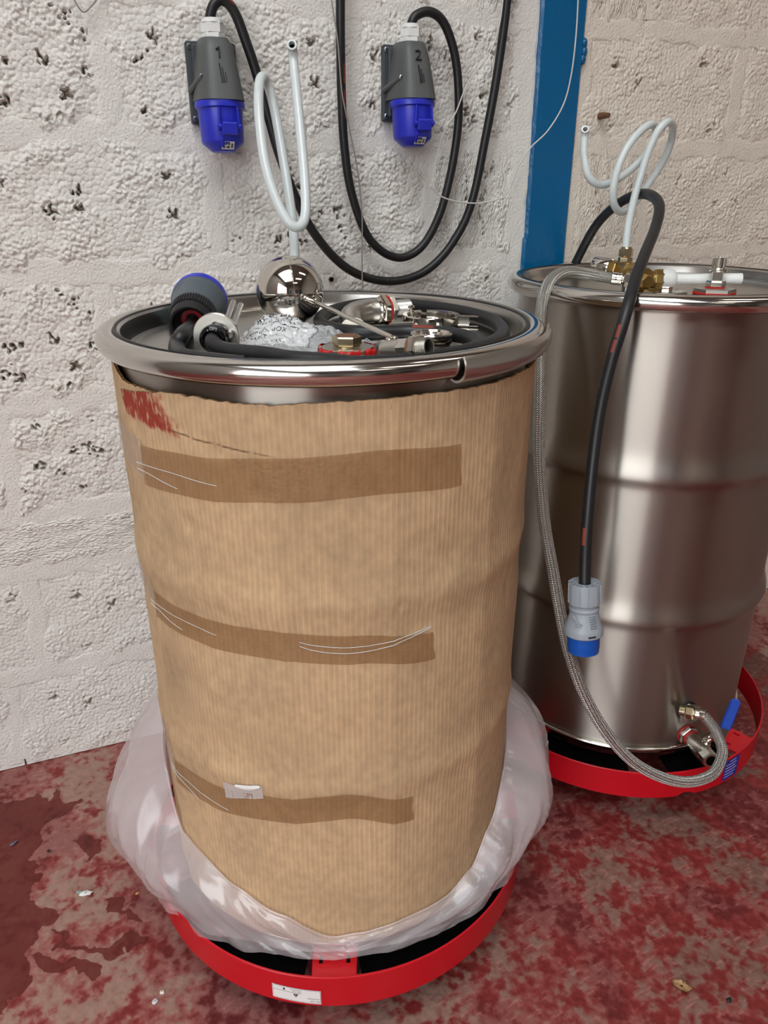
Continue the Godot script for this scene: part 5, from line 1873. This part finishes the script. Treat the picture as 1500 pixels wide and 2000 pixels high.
	for p in [V(0.4516, 1.0606, -1.4839), V(0.4218, 1.0636, -1.4907), V(0.3799, 1.071, -1.483), V(0.3373, 1.0774, -1.4476), V(0.3004, 1.0709, -1.3902), V(0.277, 1.0517, -1.3327), V(0.2666, 1.0144, -1.2946), V(0.2647, 0.9556, -1.2635), V(0.2638, 0.884, -1.2323), V(0.265, 0.8092, -1.2105), V(0.2706, 0.7413, -1.1918), V(0.2796, 0.6746, -1.1681), V(0.2923, 0.6154, -1.1478), V(0.307, 0.5451, -1.128), V(0.3247, 0.4738, -1.1077), V(0.354, 0.3984, -1.0912), V(0.3982, 0.3223, -1.0798), V(0.4546, 0.2546, -1.0775), V(0.5167, 0.2116, -1.0806), V(0.5755, 0.1919, -1.0883), V(0.6275, 0.1952, -1.1062), V(0.6552, 0.218, -1.1379), V(0.6532, 0.2391, -1.169), V(0.6435, 0.2519, -1.1854), V(0.6343, 0.2594, -1.1964), V(0.6241, 0.2586, -1.2036)]:
		hp.append(p - base)
	var path := spline(hp, 10)
	var hb := MB.new()
	hb.tube(path, 0.0103, 18, true, 130.0)
	part("braid", hb, M["steel braid"], t)
	# crimp sleeves and union nuts at both ends
	for e in [0, 1]:
		var p0 := path[0] if e == 0 else path[path.size() - 1]
		var p1 := path[6] if e == 0 else path[path.size() - 7]
		var ex := axis(p0 + (p0 - p1).normalized() * 0.002, p1)
		var cr := MB.new()
		cr.lathe([Vector2(0.0085, -0.012), Vector2(0.0085, -0.002), Vector2(0.0118, 0.0), Vector2(0.0120, 0.004), Vector2(0.0112, 0.006), Vector2(0.0118, 0.010), Vector2(0.0118, 0.018), Vector2(0.0105, 0.0192)], ex, 28)
		part("crimp_sleeve", cr, M["bright nickel"], t)
		var un := MB.new()
		un.facet([Vector2(0.0125, -0.019), Vector2(0.0138, -0.017), Vector2(0.0138, -0.006), Vector2(0.0122, -0.003)], 6, ex, 0.3)
		un.lathe([Vector2(0.0102, -0.030), Vector2(0.0102, -0.018)], ex, 24)
		part("union_nut", un, M["bright nickel"] if e == 0 else M["nickel brass"], t)

	# --- fittings through the drum wall near the foot ---
	var wa := deg_to_rad(15.6)
	var rad := V(sin(wa), 0, cos(wa))
	base = DRUM_B + rad * 0.278 + Vector3.UP * 0.2405
	t = thing("hex_fitting", "steel hex fitting on the bare drum's wall, upper of the two, holding the hose", "pipe fitting", base)
	var fx := axis(Vector3.ZERO, rad)
	var gk := MB.new()
	gk.lathe([Vector2(0.0, -0.002), Vector2(0.0215, -0.002), Vector2(0.0222, 0.001), Vector2(0.0215, 0.005)], fx, 32)
	part("gasket", gk, M["black rubber"], t)
	var nt := MB.new()
	nt.facet([Vector2(0.0228, 0.0045), Vector2(0.0238, 0.006), Vector2(0.0238, 0.0145), Vector2(0.0222, 0.016)], 6, fx, 0.2)
	part("hex_flange", nt, M["cast steel"], t)
	var nip := MB.new()
	nip.lathe([Vector2(0.0125, 0.0135), Vector2(0.0125, 0.022)], fx, 24)
	part("nipple", nip, M["cast steel"], t)

	wa = deg_to_rad(17.6)
	rad = V(sin(wa), 0, cos(wa))
	base = DRUM_B + rad * 0.278 + Vector3.UP * 0.180
	t = thing("ball_valve", "small steel ball valve with a blue lever at the bare drum's foot", "valve", base)
	var dirv := (V(0.6378, 0.1933, -1.1457) - (base + rad * 0.002)).normalized()
	fx = axis(Vector3.ZERO, rad)
	nt = MB.new()
	nt.facet([Vector2(0.0200, 0.003), Vector2(0.0212, 0.0045), Vector2(0.0212, 0.0105), Vector2(0.0200, 0.012)], 6, fx, 0.1)
	part("hex_flange", nt, M["cast steel"], t)
	gk = MB.new()
	gk.lathe([Vector2(0.0, -0.002), Vector2(0.0205, -0.002), Vector2(0.0212, 0.001), Vector2(0.0200, 0.004)], fx, 32)
	gk.lathe([Vector2(0.014, 0.0118), Vector2(0.0168, 0.0125), Vector2(0.0170, 0.0145), Vector2(0.014, 0.016)], fx, 28)
	part("washer", gk, M["gasket red"], t)
	var vs := rad * 0.012
	var vx := axis(vs, vs + dirv)
	var VL := base.distance_to(V(0.6378, 0.1933, -1.1457)) - 0.010
	bd = MB.new()
	bd.facet([Vector2(0.0132, 0.0), Vector2(0.0142, 0.002), Vector2(0.0142, 0.010), Vector2(0.0138, 0.012)], 8, vx, 0.2)
	bd.lathe([Vector2(0.0128, 0.010), Vector2(0.0150, 0.014), Vector2(0.0158, 0.017), Vector2(0.0156, VL * 0.38), Vector2(0.0176, VL * 0.41), Vector2(0.0176, VL * 0.66), Vector2(0.0150, VL * 0.76), Vector2(0.0142, VL * 0.78)], vx, 36)
	bd.facet([Vector2(0.0155, VL * 0.72), Vector2(0.0165, VL * 0.75), Vector2(0.0165, VL * 0.96), Vector2(0.0152, VL)], 6, vx, 0.15)
	part("body", bd, M["cast steel"], t)
	var br := MB.new()
	br.lathe([Vector2(0.0128, VL + 0.0004), Vector2(0.0108, VL + 0.0004), Vector2(0.0104, VL - 0.002), Vector2(0.0104, VL * 0.5)], vx, 28)
	part("bore_wall", br, M["cast steel"], t)
	br = MB.new()
	br.lathe([Vector2(0.0106, VL + 0.0006), Vector2(0.0, VL + 0.0006)], vx, 24)
	part("bore", br, M["bore and shade black"], t)
	# stem and lever swing out to the right
	var mid := vs + dirv * VL * 0.55
	var out := (V(0.657, 0.2205, -1.1554) - base - mid)
	out = (out - dirv * out.dot(dirv)).normalized()
	var sx := axis(mid, mid + out)
	var stem := MB.new()
	stem.lathe([Vector2(0.0095, 0.010), Vector2(0.0095, 0.019), Vector2(0.0075, 0.0195), Vector2(0.0062, 0.024), Vector2(0.0062, 0.027)], sx, 24)
	stem.facet([Vector2(0.0062, 0.0265), Vector2(0.0068, 0.028), Vector2(0.0068, 0.033), Vector2(0.0058, 0.034)], 6, sx)
	part("stem", stem, M["bright nickel"], t)
	var l0 := mid + out * 0.0255
	var l1 := V(0.6624, 0.2261, -1.1709) - base
	var l2 := V(0.6734, 0.2405, -1.1794) - base
	var l3 := V(0.69, 0.3, -1.1922) - base
	var plate := MB.new()
	var pw := out.cross((l1 - l0).normalized()).normalized()
	for q in [[l0 - (l1 - l0).normalized() * 0.006, l1], [l1, l2]]:
		var y: Vector3 = (q[1] - q[0]).normalized()
		var z := (out - y * y.dot(out)).normalized()
		plate.box((q[0] + q[1]) / 2, V(0.0165, q[0].distance_to(q[1]) + 0.002, 0.0026), 0.0006, Basis(y.cross(z), y, z))
	part("lever_plate", plate, M["bright nickel"], t)
	var hole := MB.new()
	var hy := (l2 - l1).normalized()
	var hz := (out - hy * hy.dot(out)).normalized()
	hole.lathe([Vector2(0.0036, 0.0016), Vector2(0.0, 0.0016)], axis(l1, l1 + hz), 16)
	part("lever_hole", hole, M["bore and shade black"], t)
	var gy := (l3 - l2).normalized()
	var gz := (V(-0.2, 0.35, 0.9) - gy * gy.dot(V(-0.2, 0.35, 0.9))).normalized()
	var gb := Basis(gy.cross(gz), gy, gz)
	var gp := MB.new()
	var gl := l2.distance_to(l3)
	gp.box(l2 + gy * gl * 0.5, V(0.0195, gl, 0.0075), 0.0026, gb)
	gp.box(l3 - gy * 0.001, V(0.0150, 0.008, 0.0070), 0.003, gb)
	part("lever_grip", gp, M["lever blue"], t)

	# --- flanges on the bare drum's lid ---
	base = V(0.6207, 1.0346, -1.4508)
	base.y = lid_y
	t = thing("lid_fitting", "chrome threaded fitting standing on a red edged flange on the bare drum", "pipe fitting", base)
	var zx := Transform3D()
	var fl := MB.new()
	fl.facet([Vector2(0.0370, 0.0), Vector2(0.0385, 0.001), Vector2(0.0385, 0.0045), Vector2(0.0375, 0.005)], 6, zx, 0.25)
	part("red_rim", fl, M["wax red"], t)
	fl = MB.new()
	fl.facet([Vector2(0.0374, 0.004), Vector2(0.0376, 0.0108), Vector2(0.036, 0.0118)], 6, zx, 0.25)
	part("plate", fl, M["cast steel"], t)
	var gs := MB.new()
	gs.facet([Vector2(0.0180, 0.0112), Vector2(0.0186, 0.012), Vector2(0.0186, 0.0145), Vector2(0.0180, 0.015)], 6, zx, 0.5)
	part("red_washer", gs, M["gasket red"], t)
	fl = MB.new()
	fl.facet([Vector2(0.0170, 0.0148), Vector2(0.0178, 0.0155), Vector2(0.0178, 0.0225), Vector2(0.0165, 0.0245)], 6, zx, 0.2)
	fl.facet([Vector2(0.0118, 0.024), Vector2(0.0122, 0.025), Vector2(0.0122, 0.041), Vector2(0.0118, 0.042)], 4, zx, 0.5)
	fl.lathe([Vector2(0.0, 0.0415), Vector2(0.0158, 0.0415), Vector2(0.0166, 0.043), Vector2(0.0166, 0.046), Vector2(0.0158, 0.0475), Vector2(0.010, 0.048)], zx, 32)
	part("stack", fl, M["bright nickel"], t)
	th_cap(t, 0.048, 0.0655, 0.0118)
	base = V(0.5187, 1.0336, -1.423)
	base.y = lid_y
	t = thing("hex_flange", "low steel hex flange lying flat at the bare drum's front rim", "flange", base)
	fl = MB.new()
	fl.facet([Vector2(0.036, 0.0), Vector2(0.038, 0.001), Vector2(0.038, 0.009), Vector2(0.036, 0.0105)], 6, zx, 0.1)
	part("plate", fl, M["bright nickel"], t)
	fl = MB.new()
	fl.facet([Vector2(0.011, 0.010), Vector2(0.0116, 0.011), Vector2(0.0116, 0.0165), Vector2(0.0108, 0.0175)], 6, zx, 0.1)
	part("hex_nut", fl, M["bright nickel"], t)

	# --- black cable and plug hung over the rim ---
	base = V(0.3289, 0.5893, -1.0545)
	t = thing("power_cable", "black cable draped over the bare drum's rim, grey and blue plug hanging below", "cable", base)
	var cb := PackedVector3Array()
	for p in [V(0.4165, 0.9394, -1.7965), V(0.4296, 1.0258, -1.8015), V(0.4463, 1.0867, -1.7845), V(0.4651, 1.1469, -1.7453), V(0.4838, 1.1876, -1.6758), V(0.5025, 1.2078, -1.6082), V(0.5104, 1.2058, -1.5418), V(0.5074, 1.1882, -1.4851), V(0.4835, 1.155, -1.4215), V(0.4478, 1.1218, -1.347), V(0.4159, 1.0911, -1.279), V(0.3902, 1.0582, -1.221), V(0.374, 1.0189, -1.193), V(0.3609, 0.9688, -1.182), V(0.3459, 0.8953, -1.1608), V(0.3364, 0.8092, -1.1341), V(0.3322, 0.7197, -1.1114), V(0.3321, 0.6605, -1.0987), V(0.3334, 0.6101, -1.0854)]:
		cb.append(p - base)
	path = spline(cb, 9)
	var cm := MB.new()
	cm.tube(path, 0.0097, 16)
	var sh := part("cable", cm, M["cable rubber"], t)
	for q in [[0.665, 0.69], [0.69, 0.715], [0.895, 0.925]]: part("printed_mark", strip_on(path, q[0], q[1] - 0.004, 0.0097, V(-0.75, 0.1, 1), 0.55), M["print orange"], sh)
	var a := V(0.3329, 0.6212, -1.0881) - base
	var b := V(0.3394, 0.4983, -1.0715) - base
	var x := axis(a, b)
	var PL := a.distance_to(b) / 0.126
	var z := func(r: float, y: float) -> Vector2: return Vector2(r * PL, y * PL)
	var cap := MB.new()
	cap.lathe([z.call(0.009, 0.004), z.call(0.0135, 0.0), z.call(0.0155, 0.0), z.call(0.0165, 0.004), z.call(0.0225, 0.004), z.call(0.0235, 0.0), z.call(0.0258, 0.0), z.call(0.0265, 0.003), z.call(0.0268, 0.036), z.call(0.0245, 0.038)], x, 48)
	for k in 12:
		var ang := TAU * k / 12
		var zb := Basis(x.basis * V(cos(ang), 0, -sin(ang)), x.basis.y, x.basis * V(sin(ang), 0, cos(ang)))
		cap.box(x * (V(sin(ang) * 0.0268, 0.018, cos(ang) * 0.0268) * PL), V(0.0016, 0.034, 0.0022) * PL, 0.0004, zb)
		cap.box(x * (V(sin(ang) * 0.0195, 0.002, cos(ang) * 0.0195) * PL), V(0.0018, 0.004, 0.010) * PL, 0.0003, zb)
	part("clamp_nut", cap, M["plug grey"], t)
	var hs := MB.new()
	hs.lathe([z.call(0.0235, 0.036), z.call(0.0238, 0.043), z.call(0.0252, 0.045), z.call(0.0252, 0.048), z.call(0.0238, 0.050), z.call(0.0250, 0.060), z.call(0.0285, 0.072), z.call(0.0318, 0.080), z.call(0.0325, 0.083), z.call(0.0325, 0.092), z.call(0.0310, 0.094), z.call(0.0275, 0.095)], x, 56)
	var hn := part("housing", hs, M["plug grey"], t)
	var ct := MB.new()
	var q1 := x * Transform3D(Basis(Vector3.UP, x_turn(x, V(-0.75, 0, 1))), Vector3.ZERO)
	ct.box(q1 * (V(0.002, 0.060, 0.0272) * PL), V(0.004, 0.020, 0.004) * PL, 0.0006, q1.basis * Basis(V(0, 0, 1), 0.6))
	ct.box(q1 * (V(-0.003, 0.068, 0.0290) * PL), V(0.012, 0.004, 0.004) * PL, 0.0006, q1.basis * Basis(V(0, 0, 1), 0.3))
	part("catch", ct, M["plug grey"], hn)
	var dots := MB.new()
	q1 = x * Transform3D(Basis(Vector3.UP, x_turn(x, V(0.35, 0, 1))), Vector3.ZERO)
	for k in 24:
		var u := (k % 4 - 1.5) * 0.0032
		var yy := 0.054 + (k / 4) * 0.0038
		var rr := 0.0246 + (yy - 0.054) * 0.32
		dots.lathe([Vector2(0.0009, -0.0004), Vector2(0.0006, 0.0007), Vector2(0, 0.0008)], axis(q1 * (V(u, yy, sqrt(rr * rr - u * u)) * PL), q1 * (V(u * 2, yy, sqrt(rr * rr - u * u) + 1) * PL)), 6)
	part("embossing", dots, M["plug dark grey"], hn)
	var slot := MB.new()
	q1 = x * Transform3D(Basis(Vector3.UP, x_turn(x, V(0.2, 0, 1))), Vector3.ZERO)
	slot.box(q1 * (V(0, 0.0875, 0.0318) * PL), V(0.013, 0.003, 0.002) * PL, 0.0, q1.basis)
	part("key_slot", slot, M["slot black"], hn)
	var bl := MB.new()
	bl.lathe([z.call(0.0270, 0.093), z.call(0.0272, 0.118), z.call(0.0262, 0.120), z.call(0.0262, 0.126), z.call(0.0240, 0.127), z.call(0.0235, 0.105), z.call(0.0, 0.105)], x, 48)
	part("blue_sleeve", bl, M["plug blue"], t)

func x_turn(x: Transform3D, face_: Vector3) -> float:
	# how far to turn round the axis so that local +z points towards face_
	var l := x.basis.inverse() * face_
	return atan2(l.x, l.z)

func th_cap(t: Node3D, y0: float, y1: float, r: float) -> void:
	var mb := MB.new()
	mb.lathe([Vector2(r - 0.001, y0 - 0.001), Vector2(r, y0), Vector2(r, y1 - 0.001), Vector2(r - 0.0012, y1), Vector2(r * 0.6, y1), Vector2(r * 0.58, y1 - 0.004), Vector2(0, y1 - 0.004)], Transform3D(), 32)
	knurl(mb, Transform3D(), r, y0 + 0.0015, r, y1 - 0.0015, 18, 0.0016)
	part("knurled_top", mb, M["bright nickel"], t)

# ---------- odds and ends ----------
func build_bits() -> void:
	var t := thing("wall_bolt", "small grey hex bolt head in the block wall behind the drum", "bolt", wall_xf(V(-0.1204, 1.0456, 0)))
	var bx := Transform3D(Basis(V(1, 0, 0), PI / 2), Vector3.ZERO)
	var mb := MB.new()
	mb.facet([Vector2(0.0060, -0.004), Vector2(0.0064, 0.006), Vector2(0.0058, 0.0075)], 6, bx, 0.3)
	part("head", mb, M["cast steel"], t)
	mb = MB.new()
	mb.lathe([Vector2(0.0, 0.0078), Vector2(0.0034, 0.0078), Vector2(0.0034, 0.011), Vector2(0, 0.0112)], bx, 12)
	part("shank", mb, M["bore and shade black"], t)
	t = thing("wall_peg", "short rusty peg sticking out of the wall right of the pillar", "peg", wall_xf(V(0.507, 1.3635, 0)))
	mb = MB.new()
	mb.tube(PackedVector3Array([V(0, 0, -0.01), V(0.002, 0.001, 0.016), V(0.004, 0.0, 0.030)]), [0.0075, 0.0068, 0.0052], 10)
	part("shaft", mb, M["rust"], t)
	# litter on the floor
	var bits := [
		[V(-0.5615, 0, -1.0006), "white_chip", "white flake of plaster lying on the floor left of the drum", "debris", rgb(226, 228, 222), V(0.024, 0.006, 0.010), 0.3],
		[V(-0.5743, 0, -1.0039), "green_sliver", "pale green sliver beside the white plaster flake", "debris", rgb(140, 168, 160), V(0.012, 0.004, 0.004), 0.1],
		[V(-0.7502, 0, -1.1189), "lint_scrap", "grey lint scrap on the damp floor at the far left", "debris", rgb(96, 94, 112), V(0.018, 0.005, 0.006), 0.9],
		[V(0.4953, 0, -0.8222), "dry_leaf", "curled dry tan leaf on the red floor in front", "leaf", rgb(176, 138, 96), V(0.026, 0.005, 0.017), -0.6],
		[V(-0.3668, 0, -0.8136), "white_pebble", "white pebble on the floor near the front dolly, upper of two", "pebble", rgb(224, 214, 204), V(0.008, 0.005, 0.007), 0.4],
		[V(-0.3742, 0, -0.7975), "white_pebble", "white pebble on the floor near the front dolly, lower of two", "pebble", rgb(214, 206, 204), V(0.010, 0.005, 0.008), 0.8],
		[V(-0.4653, 0, -1.0017), "tan_crumb", "tiny tan crumb on the floor touching the polythene bag", "debris", rgb(206, 158, 90), V(0.007, 0.004, 0.004), 0.5],
		[V(-0.5443, 0, -1.1279), "dark_pebble", "round dark pebble on the worn floor left of the bag", "pebble", rgb(44, 30, 30), V(0.010, 0.007, 0.009), 0.2],
		[V(-0.6727, 0, -1.0998), "dark_pebble", "smaller dark pebble at the edge of the damp patch", "pebble", rgb(52, 40, 38), V(0.006, 0.004, 0.006), 0.2],
		[V(0.4863, 0, -0.8327), "wood_splinter", "pale splinter on the floor just behind the dry leaf", "debris", rgb(196, 170, 130), V(0.008, 0.003, 0.004), 0.9],
		[V(0.5652, 0, -0.8), "black_scrap", "little black scrap on the floor right of the dry leaf", "debris", rgb(36, 32, 32), V(0.011, 0.005, 0.006), 0.5]]
	for k in bits.size():
		var q: Array = bits[k]
		mb = MB.new()
		var rows := []
		var f := noise(500 + k, 1.1)
		for j in 9:
			var row := PackedVector3Array()
			for i in 14:
				var a := TAU * i / 14
				var lat := -PI / 2 + PI * j / 8
				var d := V(cos(a) * cos(lat), sin(lat), sin(a) * cos(lat))
				var s := 1.0 + 0.5 * f.get_noise_3dv(d * 1.4)
				var p := V(d.x * q[5].x, d.y * q[5].y, d.z * q[5].z) * 0.5 * s
				if q[3] == "leaf": p.y += 3.0 * pow(p.z, 2) * 18.0 + 1.2 * absf(p.x) * 0.12
				row.append(Basis(Vector3.UP, q[6]) * p)
			rows.append(row)
		mb.grid(rows, -1.0, true)
		var o := part(q[1], mb, mat("bit %d" % k, q[4], 0.7))
		o.position = q[0] + V(0, q[5].y * 0.42, 0)
		tag(o, q[2], q[3], "white pebbles by the dolly" if q[1] == "white_pebble" else "")
